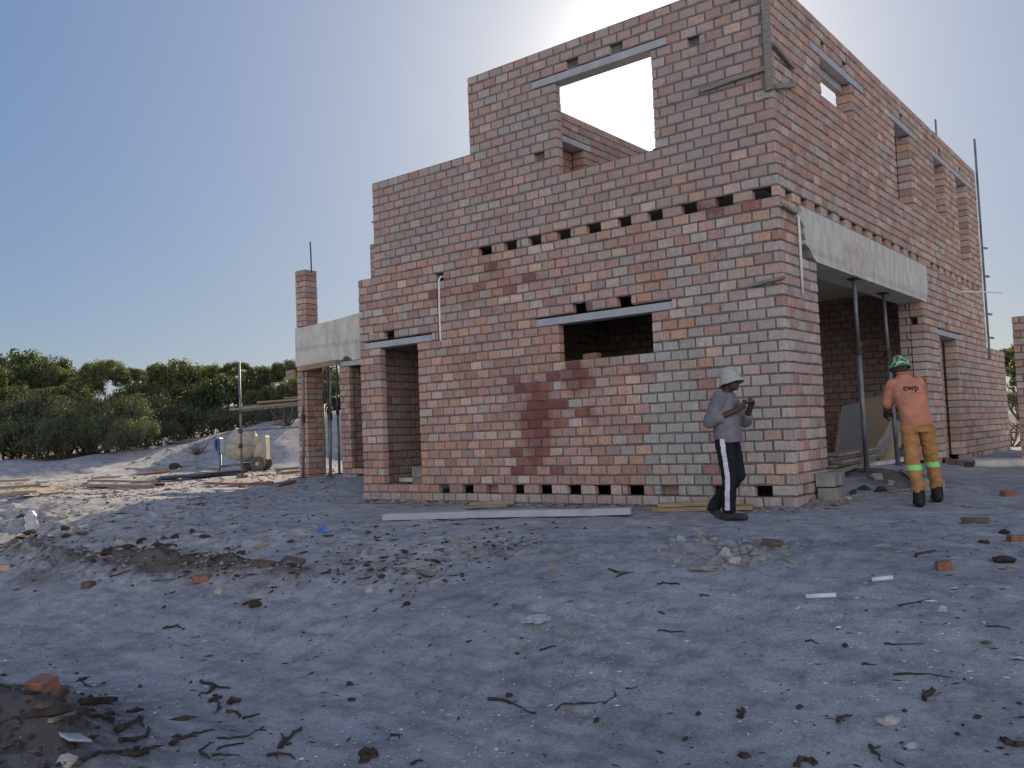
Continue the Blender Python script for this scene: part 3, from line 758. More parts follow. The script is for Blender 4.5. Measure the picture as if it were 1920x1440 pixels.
# ------------------------------------------------------------------ steel props
def make_prop(base, top, label, group, split=.56, rad=.030, collar=True):
    base, top = Vector(base), Vector(top)
    root = tag(empty('steel_prop', base), label, 'prop', group)
    d = top - base; L = d.length; u = d.normalized()
    bm = bmesh.new(); tube(bm, [u * .012, u * L * split], rad, 12); bobj('outer_tube', bm, STEEL, root, True)
    bm = bmesh.new(); tube(bm, [u * L * (split + .001), u * (L - .012)], rad * .78, 12)
    bobj('inner_tube', bm, STEEL, root, True)
    if collar:
        bm = bmesh.new(); tube(bm, [u * (L * split - .07), u * (L * split + .09)], rad * 1.45, 12)
        tube(bm, [u * L * split + V(-.10, .03, .0), u * L * split + V(.09, -.03, .02)], .008, 6)
        bobj('collar', bm, RUST, root)
    bm = bmesh.new(); bx(bm, V(0, 0, .006), (.15, .15, .012)); bobj('base_plate', bm, RUST, root)
    bm = bmesh.new(); bx(bm, d - V(0, 0, .006), (.15, .15, .012)); bobj('top_plate', bm, RUST, root)
    return root
p = onz(1601, 523, 2.745); b_ = V(p.x + .02, p.y - .01, H(p.x, p.y) - .005)
make_prop(b_, p, 'grey steel prop in the garage opening nearest the house corner', 'steel props under the garage beam', .63, .034)
p = onz(1656, 550, 2.745); b_ = V(p.x + .07, p.y - .05, H(p.x + .07, p.y - .05) - .005)
make_prop(b_, p, 'slightly leaning steel prop in the garage opening, behind the worker in orange', 'steel props under the garage beam', .63, .034)
def gz(x, y, lift=0.0): return V(x, y, H(x, y) + lift)
q = ony(573, 800, AY - .2); make_prop(gz(q.x, q.y - .1), V(q.x - .02, q.y, 2.36), 'grey steel prop beside the outer brick pier of the left wing', 'steel props under the wing beam', .55)
q = ony(624, 800, AY - .2); make_prop(gz(q.x, q.y - .1), V(q.x - .02, q.y, 2.36), 'grey steel prop beside the narrow pier next to the black opening', 'steel props under the wing beam', .55)
for k, (px, dy, lab, sp) in enumerate(((607, 1.2, 'thin dark prop deepest inside the left wing opening', .6), (617, .7, 'dark rusty prop inside the left wing opening, just left of the front prop', .5), (634, 1.0, 'dark prop inside the left wing opening, against the narrow pier', .5))):
    q = ony(px, 800, AY + dy); make_prop(gz(q.x, q.y), V(q.x, q.y, 2.9), lab, 'dark props inside the left wing', sp, .028)
def board(name, a, b, wd, th, m, label, cat, group=None, up=V(0, 0, 1), jit=.004):
    """plank from a to b, lying flat unless up is given"""
    a, b = Vector(a), Vector(b); u = (b - a).normalized()
    v = up.cross(u).normalized(); n_ = u.cross(v)
    bm = bmesh.new(); L = (b - a).length
    bmesh.ops.create_cube(bm, size=1, matrix=Matrix.Diagonal((L, wd, th, 1)))
    bmesh.ops.subdivide_edges(bm, edges=[e for e in bm.edges if abs((e.verts[0].co - e.verts[1].co).x) > L * .5], cuts=4)
    sd_ = rnd.uniform(0, 50)
    for v_ in bm.verts:
        v_.co += V(rnd.uniform(-jit, jit), rnd.uniform(-jit, jit) * .6, rnd.uniform(-jit, jit) * .4 + .012 * L * .3 * noise.noise(V(v_.co.x * .8 + sd_, 0, sd_)))
    o = bobj(name, bm, m); o.matrix_world = Matrix((u, v, n_)).transposed().to_4x4(); o.location = (a + b) / 2
    if label: tag(o, label, cat, group)
    return o
# formwork board under the wing beam
board('formwork_board', V(-11.80, AY - .10, 2.43), V(-10.66, AY - .10, 2.47), .11, .06, WOODP, 'pale pine board wedged under the wing beam on two props', 'board', up=V(0, -1, .05))
board('formwork_board', V(-12.42, AY - .04, 2.32), V(-12.13, AY - .04, 2.33), .2, .06, WOODP, 'short pale board end sticking out left of the outer pier', 'board', up=V(0, -1, 0))

# ------------------------------------------------------------------ scaffold with planks left of the wing
sb_ = atd(454, 899, 20.6); sx, sy = sb_.x, sb_.y
bm = bmesh.new(); bx(bm, V(sx, sy, H(sx, sy) + .035), (.24, .15, .08), jit=.008)
tag(bobj('pad_brick', bm, CLAY), 'orange brick under the foot of the scaffold pole', 'brick')
zb = H(sx, sy) + .075
root = tag(empty('scaffold', (sx, sy, zb)), 'thin steel scaffold standard with ledgers left of the house wing', 'scaffold')
bm = bmesh.new(); tube(bm, [V(0, 0, 0), V(-.02, 0, 2.62)], .026, 10); bobj('pole', bm, STEEL, root, True)
def rel(p): return Vector(p) - V(sx, sy, zb)
wl = V(-12.0, 3.2, 0)
hz1 = atd(452, 808, 20.6).z
bm = bmesh.new(); tube(bm, [rel(V(sx, sy - .05, hz1)), rel(V(-12.02, 3.1, hz1 + .03))], .02, 8); bobj('ledger', bm, STEEL, root, True)
hz2 = atd(450, 768, 20.6).z - .03
bm = bmesh.new(); tube(bm, [rel(V(sx, sy - .05, hz2)), rel(V(-12.02, 3.3, hz2 + .08))], .02, 8); bobj('ledger', bm, STEEL, root, True)
for hz in (hz1, hz2, (hz1 - .35)):
    bm = bmesh.new(); tube(bm, [V(0, -.02, hz - zb - .05), V(0, -.02, hz - zb + .05)], .05, 8)
    bobj('coupler', bm, RUST, root)
pl0 = V(sx - .25, sy - .05, hz2 + .045)
for k, (dy, dz, l0, l1, lab, mm) in enumerate(((0, 0, 0, 0, 'longest weathered plank on the scaffold, lowest of the bundle', WOODP), (.12, .035, .25, .2, 'grey plank lying second in the scaffold bundle', WOODG), (-.02, .075, .8, .35, 'pale plank second from top of the scaffold bundle', WOODP), (.16, .115, 1.35, .5, 'short grey plank topmost on the scaffold bundle', WOODG))):
    board('scaffold_plank', pl0 + V(l0, dy + l0 * .25, dz + l0 * .06), V(-12.25 + l1 * .1, 3.35 + dy, hz2 + .125 + dz), .22, .035, mm, lab, 'plank', 'planks on the scaffold')

# ------------------------------------------------------------------ concrete mixer
mxp = atd(448, 886, 24.5); mz = H(mxp.x, mxp.y)
root = tag(empty('concrete_mixer', (mxp.x, mxp.y, mz)), 'dusty cream concrete mixer with a blue gear ring behind the scaffold pole', 'concrete mixer')
PAINT = mat('dusty cream paint', (0.46, 0.42, 0.33), (0.30, 0.27, 0.22), 0.7, 6, bumps=0.2)
BLUE = mat('chipped blue paint', (0.07, 0.16, 0.34), (0.05, 0.08, 0.14), 0.6, 8, bumps=0.2)
RUBBER = mat('dusty rubber tyre', (0.17, 0.155, 0.14), (0.07, 0.065, 0.06), 0.9, 10, bumps=0.3)
rr = RH; vw = -FH
bm = bmesh.new()
lathe(bm, [(.20, .30), (.36, .36), (.43, .50), (.455, .72), (.455, .76), (.47, .765), (.47, .80), (.455, .805), (.42, .92), (.33, 1.06), (.27, 1.15), (.285, 1.17), (.25, 1.17), (.24, 1.10)], 26, Matrix.Rotation(math.radians(10), 4, -vw))
bobj('drum', bm, PAINT, root, True)
bm = bmesh.new(); bx(bm, rr * -.50 + V(0, 0, .72), (.09, .34, .46), rot=basis(rr, vw, V(0, 0, 1)), bev=.03); bobj('gear_housing', bm, BLUE, root)
bm = bmesh.new(); lathe(bm, [(.03, -.02), (.23, -.02), (.23, .02), (.03, .02)], 20, Matrix.Translation(rr * -.57 + V(0, 0, .80)) @ basis(vw, V(0, 0, 1), rr).to_4x4())
bobj('tilting_wheel', bm, BLUE, root)
bm = bmesh.new(); tube(bm, [rr * -.50 + V(0, 0, .5), rr * -.5, rr * -.5 + vw * .25], .035, 8); tube(bm, [rr * -.5 + V(0, 0, .16), rr * .55 + V(0, 0, .22)], .035, 8)
tube(bm, [rr * .55 + V(0, 0, .12), rr * .55 + V(0, 0, .80)], .035, 8)
tube(bm, [rr * -.5 + V(0, 0, .1), rr * -1.15 + V(0, 0, .14)], .025, 8)
bobj('frame', bm, STEEL, root, True)
bm = bmesh.new(); bx(bm, rr * .64 + V(0, 0, .62), (.34, .42, .66), rot=basis(rr, vw, V(0, 0, 1)), bev=.02); bobj('engine_box', bm, PAINT, root)
bm = bmesh.new(); bx(bm, rr * .28 + vw * .1 + V(0, 0, .12), (.26, .3, .22), rot=basis(rr, vw, V(0, 0, 1)), bev=.02); bobj('battery_box', bm, RUST, root)
for sgn in (1, -1):
    wp = rr * .62 + vw * (.36 * sgn) + V(0, 0, .20)
    w_ = bpy.data.objects.new('wheel', None); COL.objects.link(w_); w_.parent = root; w_.location = wp
    Mw = basis(rr, V(0, 0, 1), vw).to_4x4()
    bm = bmesh.new(); lathe(bm, [(.11, -.045), (.19, -.05), (.205, -.02), (.205, .02), (.19, .05), (.11, .045)], 22, Mw); bobj('tyre', bm, RUBBER, w_, True)
    bm = bmesh.new(); lathe(bm, [(.03, -.03), (.108, -.02), (.108, .02), (.03, .055)], 18, Mw); bobj('rim', bm, PAINT, w_)

# ------------------------------------------------------------------ profile boards fixed at the corners
root = tag(empty('profile_board', (0, 0, 0)), 'tall grey corner profile board with battens nailed at the upper house corner', 'profile board')
bm = bmesh.new(); bx(bm, V(-.012, -.03, 5.45), (.075, .04, 1.75), jit=.006); bobj('upright', bm, WOODG, root)
bm = bmesh.new(); bx(bm, V(-.07, -.008, 5.45), (.03, .014, 1.74), jit=.002); bobj('strip', bm, MORTAR, root)
for a_, b_, mm in ((V(-.86, -.035, 4.80), V(-.05, -.035, 4.835), WOODG), (V(.035, .03, 5.12), V(.035, .62, 5.02), WOODG), (V(.03, .02, 4.62), V(.05, .60, 4.80), WOODG)):
    u_ = (b_ - a_).normalized(); bm = bmesh.new()
    bx(bm, (a_ + b_) / 2, ((b_ - a_).length, .036, .055), rot=basis(u_, V(0, 0, 1).cross(u_).normalized(), u_.cross(V(0, 0, 1).cross(u_).normalized())), jit=.004)
    bobj('batten', bm, mm, root)
board('batten_peg', V(-.36, -.03, 2.40), V(.03, -.03, 2.44), .05, .035, WOODG, 'short wooden batten nailed flat on the corner bricks level with the garage head', 'batten')
board('batten_peg', V(.035, -.02, 3.26), V(.035, .42, 3.23), .05, .035, WOODG, 'short wooden batten beside the beam, above the white conduit on the corner', 'batten')
root = tag(empty('profile_pole', (.03, 11.2, 0)), 'tall dark profile pole at the far end of the right wall', 'pole')
bm = bmesh.new(); bx(bm, V(0, .0, 4.35), (.04, .04, 4.7)); bobj('pole', bm, STEEL, root)
for z_ in (2.45, 2.95, 3.75, 4.35):
    bm = bmesh.new(); bx(bm, V(.04, .03, z_), (.12, .04, .04), rot=Matrix.Rotation(.3, 3, 'Y'), jit=.006); bobj('bracket', bm, WOODG, root)
p = onx(1800, 547, .06); q = atd(1880, 549, 17.0)
bm = bmesh.new(); tube(bm, [p, p.lerp(q, .5) + V(0, 0, .01), q], .013, 6); tag(bobj('line_rod', bm, PIPEW), 'thin pale rod sticking out sideways from the far end of the right wall', 'rod')

# ------------------------------------------------------------------ garage stuff
fl = .045
tb = ony(1598, 862, 2.9)
for k in range(5):
    z_ = .20 + .048 * k
    x0 = -1.6 + .1 * k; yy = 2.35 + .06 * (k % 3)
    board('stacked_plank', V(-.20 - .10 * (k % 2), yy - .62, z_), V(-.42 + .05 * k, yy + 1.45, z_ + .02), .3 - .02 * k, .038, WOODP if k % 2 else WOODG,
          ['bottom grey plank of the timber stack inside the garage', 'second pale plank from the bottom of the garage timber stack', 'middle grey plank of the timber stack inside the garage', 'second pale plank from the top of the garage timber stack', 'top grey plank of the timber stack inside the garage'][k], 'plank', 'timber stack in the garage')
for x_, y_, lab in ((-.28, 1.95, 'near grey block carrying the garage timber stack'), (-.34, 3.45, 'far grey block carrying the garage timber stack')):
    bm = bmesh.new(); bx(bm, V(x_, y_, .09), (.34, .18, .19), jit=.01, bev=.008); tag(bobj('bearer_block', bm, STONE), lab, 'block')
def sheet(px0, px1, y_, z0, z1, lean, m, label, th=.022):
    a_ = ony(px0, 800, y_); b_ = ony(px1, 800, y_)
    bm = bmesh.new()
    pts = [V(a_.x, y_, z0), V(b_.x, y_, z0), V(b_.x + .02, y_ + lean, z1), V(a_.x + .05, y_ + lean, z1 - .05)]
    extrude_poly(bm, pts, V(0, th, 0)); tag(bobj('plywood_sheet', bm, m), label, 'board', 'sheets leaning in the garage')
sheet(1604, 1668, 6.2, .05, 1.26, .3, PLY, 'large tan plywood sheet leaning at the back of the garage')
sheet(1565, 1606, 5.9, .05, 1.14, .3, PLYG, 'grey board leaning left of the tan plywood sheet in the garage')
sheet(1557, 1566, 5.7, .05, 1.05, .35, WOODG, 'narrow upright board leaning leftmost in the garage')
for k, (a_, b_, lab) in enumerate((((1646, 853), (1682, 790), 'long board leaning steeply on the right in the garage'), ((1659, 866), (1693, 806), 'lower of the two boards leaning on the right in the garage'))):
    P0 = ony(*a_, 4.6 + .2 * k); P1 = ony(*b_, 5.75 + .2 * k)
    board('leaning_board', P0, P1, .17, .03, (WOODG, WOODY)[k], lab, 'board', 'boards leaning in the garage', up=V(.3, -1, .5))
# blocks at the corner of the opening
def block(name, c, size, m, label, cat, rz=0, group=None, jit=.008):
    bm = bmesh.new(); bx(bm, V(0, 0, size[2] / 2), size, rot=rotz(rz), jit=jit, bev=.006)
    o = bobj(name, bm, m); o.location = c; tag(o, label, cat, group); return o
p = G(1560, 935); zz = p.z - .03
block('concrete_block', V(p.x, p.y, zz), (.22, .42, .17), STONE, 'grey concrete block at the garage jamb, lower of two', 'block', .1)
block('concrete_block', V(p.x - .02, p.y - .08, zz + .173), (.21, .17, .16), STONE, 'grey half block on top of the lower block, nearer the house corner', 'block', .12)
block('concrete_block', V(p.x + .0, p.y + .12, zz + .173), (.20, .2, .16), STONE, 'grey half block on top of the lower block, beside the garage opening', 'block', .05)
p = ony(783, 898, .35); block('cement_block', V(p.x + .02, .42, .04), (.22, .2, .17), STONE, 'grey block standing just inside the dark doorway, lower of two', 'block', .3)
block('cement_block', V(p.x + .0, .43, .213), (.2, .19, .16), STONE, 'grey block on top of another just inside the dark doorway', 'block', .1)
# slab and bits at the far right base
p = G(1872, 872); block('concrete_slab', V(p.x + .35, p.y + .3, p.z - .01), (1.5, .75, .10), CONC, 'thin concrete slab lying on the ground at the far right wall base', 'slab', .25)
p = G(1742, 915); block('concrete_block', V(p.x, p.y, p.z - .02), (.32, .2, .14), STONE, 'grey block lying on the sand right of the worker', 'block', .5)
for px, py, lab, m_ in ((1775, 868, 'reddish brick by the small side door, left of two', CLAYD), (1797, 871, 'dark brick by the small side door, right of two', CLAYD), (1817, 876, 'dark timber offcut in front of the thin slab', CHAR)):
    p = G(px, py); block('brick', V(p.x, p.y, p.z - .015), (.26, .12, .09), m_, lab, 'brick', rnd.uniform(0, 3))
# neighbouring wall at the right edge
p = atd(1897, 603, 15.4)
nb = make_wall('brick_wall', (p.x, p.y, 0), (1, 0, 0), (0, -1, 0), [(0, 3.0, -.125, 2.5)], [], T, None, lambda a_, z, r: (pick(r, dull=3, grey=3, salmon=1.5), .25), 61)
tag(nb, 'separate grey brown brick wall cut off by the right edge of the view', 'wall')

# ------------------------------------------------------------------ timber near the front wall
A = G(722, 977, .035); B = G(1184, 966, .035)
board('concrete_lintel', V(A.x, A.y, A.z + .02), V(B.x, B.y, B.z + .03), .15, .075, LINT, 'long pale precast lintel lying on the sand in front of the house', 'lintel', jit=.003)
A = G(1225, 960, .02); B = G(1412, 957, .02)
off = V(.05, .13, 0)
for k, (o_, dz, lab) in enumerate(((V(0, 0, 0), .01, 'front plank of the low yellow timber stack under the man'), (off, .012, 'rear plank of the low yellow timber stack under the man'), (off * .6, .058, 'top plank of the low yellow timber stack under the man'))):
    board('timber_plank', A + o_ + V(0, 0, dz), B + o_ + V(-.1 * k, 0, dz + .01), .12, .04, WOODY, lab, 'plank', 'yellow planks at the front wall')
A = G(871, 953, .03); B = G(952, 951, .03)
for k in range(2):
    board('timber_offcut', A + V(.02 * k, .1 * k, .035 * k), B + V(.05 * k, .08 * k, .035 * k), .09, .04, (WOODG, WOODY)[k], ('grey timber offcut lying against the front wall foot behind the long lintel', 'yellowish timber offcut on top of the grey one at the front wall foot')[k], 'plank')

# ------------------------------------------------------------------ yard timber far left
def yard(px0, py0, px1, py1, wd, th, m, label, lift=.02, cat='plank', group='timber lying in the left yard'):
    A, B = G(px0, py0, lift + th / 2), G(px1, py1, lift + th / 2)
    return board('yard_timber', A, B, wd, th, m, label, cat, group)
yard(-20, 935, 42, 931, .38, .06, WOODG, 'wide grey board at the left edge, lowest of the sunlit pile', .02)
yard(-10, 926, 70, 921, .32, .06, WOODP, 'pale board second in the pile at the left edge', .10)
yard(-30, 920, 60, 915, .26, .05, WOODG, 'grey board highest in the pile at the left edge', .18)
yard(45, 938, 82, 929, .42, .05, WOODP, 'short tilted board at the right end of the left edge pile', .10)
yard(80, 933, 114, 931, .16, .04, WOODG, 'short grey offcut right of the left edge pile', .02)
yard(92, 921, 165, 909, .10, .04, WOODP, 'long thin pale batten lying between the two board piles')
yard(168, 913, 284, 917, .14, .06, WOODP, 'long pale pole lying nearest in the second yard pile')
yard(175, 908, 284, 911, .30, .05, WOODG, 'wide grey sheet in the second yard pile', .07)
yard(176, 902, 222, 899, .26, .05, WOODG, 'short grey board at the back of the second yard pile', .05)
yard(278, 913, 303, 915, .14, .06, CHAR, 'dark block end right of the second yard pile')
yard(236, 881, 312, 884, .10, .05, WOODP, 'thin pale batten in front of the sand bank')
yard(252, 905, 330, 901, .5, .05, TARP, 'dark blue sheet lying flat in the yard, left part', .02)
yard(300, 903, 380, 897, .6, .06, TARP, 'dark blue sheet lying flat in the yard, middle', .07)
yard(350, 899, 452, 889, .6, .08, TARP, 'dark folded sheeting near the mixer', .04)
yard(262, 892, 315, 887, .18, .05, WOODR, 'brown plank behind the blue sheeting')
yard(388, 910, 470, 912, .11, .05, WOODR, 'long reddish board on the ground left of the scaffold foot')
yard(432, 914, 512, 909, .09, .05, WOODR, 'reddish board on the ground right of the scaffold foot')
yard(520, 912, 552, 906, .10, .04, WOODR, 'short reddish board near the wing pier')
yard(515, 884, 562, 881, .20, .07, WOODG, 'grey timber lying right of the mixer wheel')
yard(522, 891, 566, 887, .18, .06, WOODP, 'pale timber in front of the grey one right of the mixer')
yard(360, 923, 447, 917, .05, .02, PIPEW, 'thin pale strip on the ground at the shade edge')

# ------------------------------------------------------------------ trees and scrub on the dune
def foliage(seed, nclump, per, leaf, wid, domey, scatter=1.0):
    """unit crown: radius 1, height 1; many leaf faces in clumps on and inside a lumpy dome"""
    r = random.Random(seed)
    vs, fs, tn, cent = [], [], [], []
    for c in range(nclump):
        ph = r.uniform(0, 2 * PI); el = math.asin(r.uniform(-.12, 1.0) ** 1.0 if True else 0)
        rad = r.uniform(.74, .90) if r.random() < .82 else r.uniform(.3, .65)
        k = 1 + .20 * noise.noise(V(math.cos(ph) * 1.4 + seed, math.sin(ph) * 1.4, el * 1.3))
        cx, cy = rad * k * math.cos(ph) * math.cos(el) ** .8, rad * k * math.sin(ph) * math.cos(el) ** .8
        cz = .36 + (.50 * rad * k * math.sin(el) ** .85 if el > 0 else .55 * math.sin(el) * rad - .14 * r.random())
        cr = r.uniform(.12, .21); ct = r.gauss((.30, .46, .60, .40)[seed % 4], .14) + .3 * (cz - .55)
        cent.append(V(cx, cy, cz))
        for q in range(per):
            d = V(r.gauss(0, 1), r.gauss(0, 1), r.gauss(0, 1)).normalized()
            rr_ = cr * (r.random() ** .4) * scatter
            p = V(cx, cy, cz) + V(d.x * rr_, d.y * rr_, d.z * rr_ * .75 * domey)
            nrm = (d + V(r.gauss(0, .6), r.gauss(0, .6), r.gauss(.45, .5))).normalized()
            u, v = frame(nrm); a_ = r.uniform(0, 2 * PI)
            u2 = u * math.cos(a_) + v * math.sin(a_); v2 = nrm.cross(u2)
            L = leaf * r.uniform(.6, 1.35); W = wid * r.uniform(.7, 1.2)
            b0 = len(vs)
            vs += [p - u2 * L * .5, p + v2 * W * .5 + nrm * W * .15, p + u2 * L * .5, p - v2 * W * .5 + nrm * W * .15]
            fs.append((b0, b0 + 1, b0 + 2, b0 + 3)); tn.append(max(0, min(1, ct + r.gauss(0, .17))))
    zz_ = sorted(v.z for v in vs); ktop = 1.0 / zz_[int(len(zz_) * .985)]
    rr2 = sorted(math.hypot(v.x, v.y) for v in vs); krad = 1.0 / rr2[int(len(rr2) * .96)]
    vs = [V(v.x * krad, v.y * krad, v.z * ktop) for v in vs]; cent = [V(v.x * krad, v.y * krad, v.z * ktop) for v in cent]
    me_ = bpy.data.meshes.new('crown'); me_.from_pydata([tuple(v) for v in vs], [], fs)
    A = me_.attributes.new('tone', 'FLOAT', 'FACE'); A.data.foreach_set('value', tn)
    bm = bmesh.new()
    for k in range(4 + seed % 3):
        c0 = cent[(k * 7) % len(cent)]; b0 = V(r.uniform(-.1, .1), r.uniform(-.1, .1), -.02)
        m_ = b0.lerp(c0, .5) + V(r.uniform(-.1, .1), r.uniform(-.1, .1), -.05)
        tube(bm, [b0, m_, c0], [.035, .024, .008], 6)
        for c2 in cent[k::11][:3]:
            tube(bm, [m_, m_.lerp(c2, .6) + V(0, 0, -.03), c2], [.018, .012, .004], 5)
    mt = bpy.data.meshes.new('trunk'); bm.to_mesh(mt); bm.free(); mt.materials.append(BARK)
    return me_, mt
KINDS_T = {}
def kind(key, m, *args):
    a_, b_ = foliage(*args); a_.materials.append(m); KINDS_T[key] = (a_, b_)
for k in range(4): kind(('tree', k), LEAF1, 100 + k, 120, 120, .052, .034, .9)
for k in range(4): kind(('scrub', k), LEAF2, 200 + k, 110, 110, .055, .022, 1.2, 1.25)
ntree = 0
def tree(knd, px, topy, s, wpx, label, group, dip=.0):
    global ntree
    ca, tr = KINDS_T[(knd, ntree % 4)]; ntree += 1
    t_ = atd(px, topy, s); z0 = H(t_.x, t_.y, False) - .1 - dip
    hgt = max(.6, t_.z - z0); rad = wpx / FPX * s / 2 * 1.06
    root = tag(empty('milkwood_tree' if knd == 'tree' else 'scrub_bush', (t_.x, t_.y, z0), rnd.uniform(0, 6)), label, 'tree' if knd == 'tree' else 'bush', group)
    ch = min(hgt, rad * (1.25 if knd == 'tree' else 1.35)); ky = rnd.uniform(.85, 1.1)
    for nm, me_, sc_, dz in (('crown', ca, (rad, rad * ky, ch), hgt - ch), ('trunk', tr, (rad * .8, rad * .8, hgt * .97), 0)):
        o = bpy.data.objects.new(nm, me_); COL.objects.link(o); o.parent = root; o.scale = sc_; o.location = (0, 0, dz)
GT, GB = 'milkwood trees along the dune skyline', 'grey green scrub on the sand bank'
for px, ty, s, wp, lab in (
    (40, 668, 39, 185, 'tall dome crowned tree at the far left of the skyline'),
    (112, 692, 38, 80, 'lower right shoulder tree beside the far left dome crowned tree'),
    (196, 679, 34, 88, 'open spiky topped tree standing alone left of the skyline middle'),
    (247, 692, 35, 52, 'small round crown just right of the spiky topped tree'),
    (160, 708, 36, 60, 'low crown in the skyline dip left of the spiky topped tree'),
    (335, 683, 42, 135, 'broad flat dark crown in the middle of the skyline'),
    (398, 687, 43, 80, 'flat crown continuing the broad middle crown to the right'),
    (442, 681, 41, 56, 'dark crown directly behind the scaffold pole top'),
    (492, 690, 40, 76, 'crown in the slight dip between scaffold pole and house wing'),
    (546, 680, 36, 82, 'bright green rounded crown next to the house wing'),
    (598, 688, 38, 100, 'tree half hidden behind the house wing'),
    (-30, 690, 36, 130, 'tree cut by the left edge of the view'),
    (30, 728, 34.5, 100, 'bright green bush top below the far left dome'),
    (125, 726, 35, 110, 'dark rounded tree under the dip in the skyline'),
    (270, 722, 40, 110, 'dense tree in front of the broad middle crown'),
    (345, 724, 40, 130, 'dark green dense tree left of the scaffold pole'),
    (425, 710, 38.5, 140, 'large yellow green crown spreading behind the scaffold pole'),
    (505, 730, 34.5, 100, 'dark tree low behind the scaffold planks'),
    (560, 712, 34, 90, 'bright leafy tree touching the wing pier'),
    (660, 715, 36, 140, 'tree behind the wing opening')):
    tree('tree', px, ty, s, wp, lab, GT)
for px, ty, s, wp, lab in (
    (5, 756, 32.7, 120, 'grey green bush at the left edge above the sand bank'),
    (75, 742, 33.7, 130, 'olive bush second from the left edge in the upper scrub row'),
    (150, 748, 33.2, 130, 'dull bush below the dark rounded tree'),
    (222, 746, 33.2, 120, 'brownish bush below the spiky topped tree'),
    (292, 746, 38, 140, 'olive bush below the broad middle crown'),
    (365, 756, 37.5, 140, 'dark bush left of the scaffold plank ends'),
    (435, 764, 37, 130, 'dark bush behind the scaffold pole foot planks'),
    (505, 764, 33, 120, 'dark bush in the shade under the scaffold planks'),
    (560, 768, 33, 90, 'low bush beside the wing pier under the planks'),
    (-40, 786, 31.4, 130, 'low bush cut by the left edge of the view'),
    (45, 788, 31.9, 130, 'low grey bush nearest the left edge in the front scrub row'),
    (118, 790, 31.9, 120, 'low olive bush second in the front scrub row'),
    (190, 784, 31.9, 120, 'low olive bush third in the front scrub row'),
    (250, 786, 31.5, 100, 'low yellowish bush at the right end of the front scrub row'),
    (310, 790, 34.5, 60, 'small bush on the crest of the sand bank')):
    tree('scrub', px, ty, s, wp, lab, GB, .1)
tree('tree', 1905, 652, 30, 90, 'dark green tree seen in the gap right of the house', 'trees right of the house')
tree('tree', 1960, 664, 28, 110, 'dark green tree behind the separate brick wall', 'trees right of the house')
tree('scrub', 1897, 735, 26, 60, 'low grey scrub in the gap right of the house', 'trees right of the house')
# bare dry scrub tangle in the right gap and behind the planks
def tangle(c, rad, n, label, seed):
    r = random.Random(seed); bm = bmesh.new()
    for k in range(n):
        a_ = r.uniform(0, 2 * PI); d = V(math.cos(a_) * r.uniform(.3, 1), math.sin(a_) * r.uniform(.3, 1), r.uniform(.4, 1.4)).normalized()
        L = rad * r.uniform(.5, 1.1)
        pts = [V(0, 0, -.05) + V(d.x * .05, d.y * .05, 0)]
        for q in range(4): pts.append(pts[-1] + d * L / 4 + V(r.gauss(0, .08), r.gauss(0, .08), r.gauss(-.03, .06)) * rad)
        tube(bm, pts, [.012, .010, .008, .005, .003], 4)
    o = bobj('dry_scrub', bm, BARK); o.location = c; tag(o, label, 'bush')
p = atd(1896, 830, 22); tangle(gz(p.x, p.y), 1.0, 40, 'grey leafless tangle of twigs in the gap right of the house', 5)
p = atd(540, 800, 30); tangle(gz(p.x, p.y), 1.3, 50, 'grey leafless tangle below the scaffold planks near the pier', 6)
p = atd(370, 805, 29.5); tangle(gz(p.x, p.y), .9, 40, 'grey leafless tangle on the bank left of the mixer', 7)

# ------------------------------------------------------------------ things lying on the sand
def twig(pts, rad, label, branches=(), m=CHAR, name='dead_twig', cat='twig', group='dead twigs on the sand'):
    rad *= .72
    P3 = [G(px, py, rad * .55) for px, py in pts]
    c = P3[0].copy(); bm = bmesh.new()
    def line(Q, r0):
        out_ = []
        for a_, b_ in zip(Q, Q[1:]):
            for t_ in (0, .3, .65):
                p = a_.lerp(b_, t_); out_.append(p - c + V(rnd.gauss(0, 1), rnd.gauss(0, 1), abs(rnd.gauss(0, .6))) * r0 * (.8 if t_ else .2))
        out_.append(Q[-1] - c)
        n_ = len(out_)
        tube(bm, out_, [r0 * (1.1 - .8 * i / n_) * rnd.uniform(.65, 1.3) for i in range(n_)], 6)
    line(P3, rad)
    for br in branches: line([G(px, py, rad * .6) for px, py in br], rad * .65)
    o = bobj(name, bm, m); o.location = c; tag(o, label, cat, group)
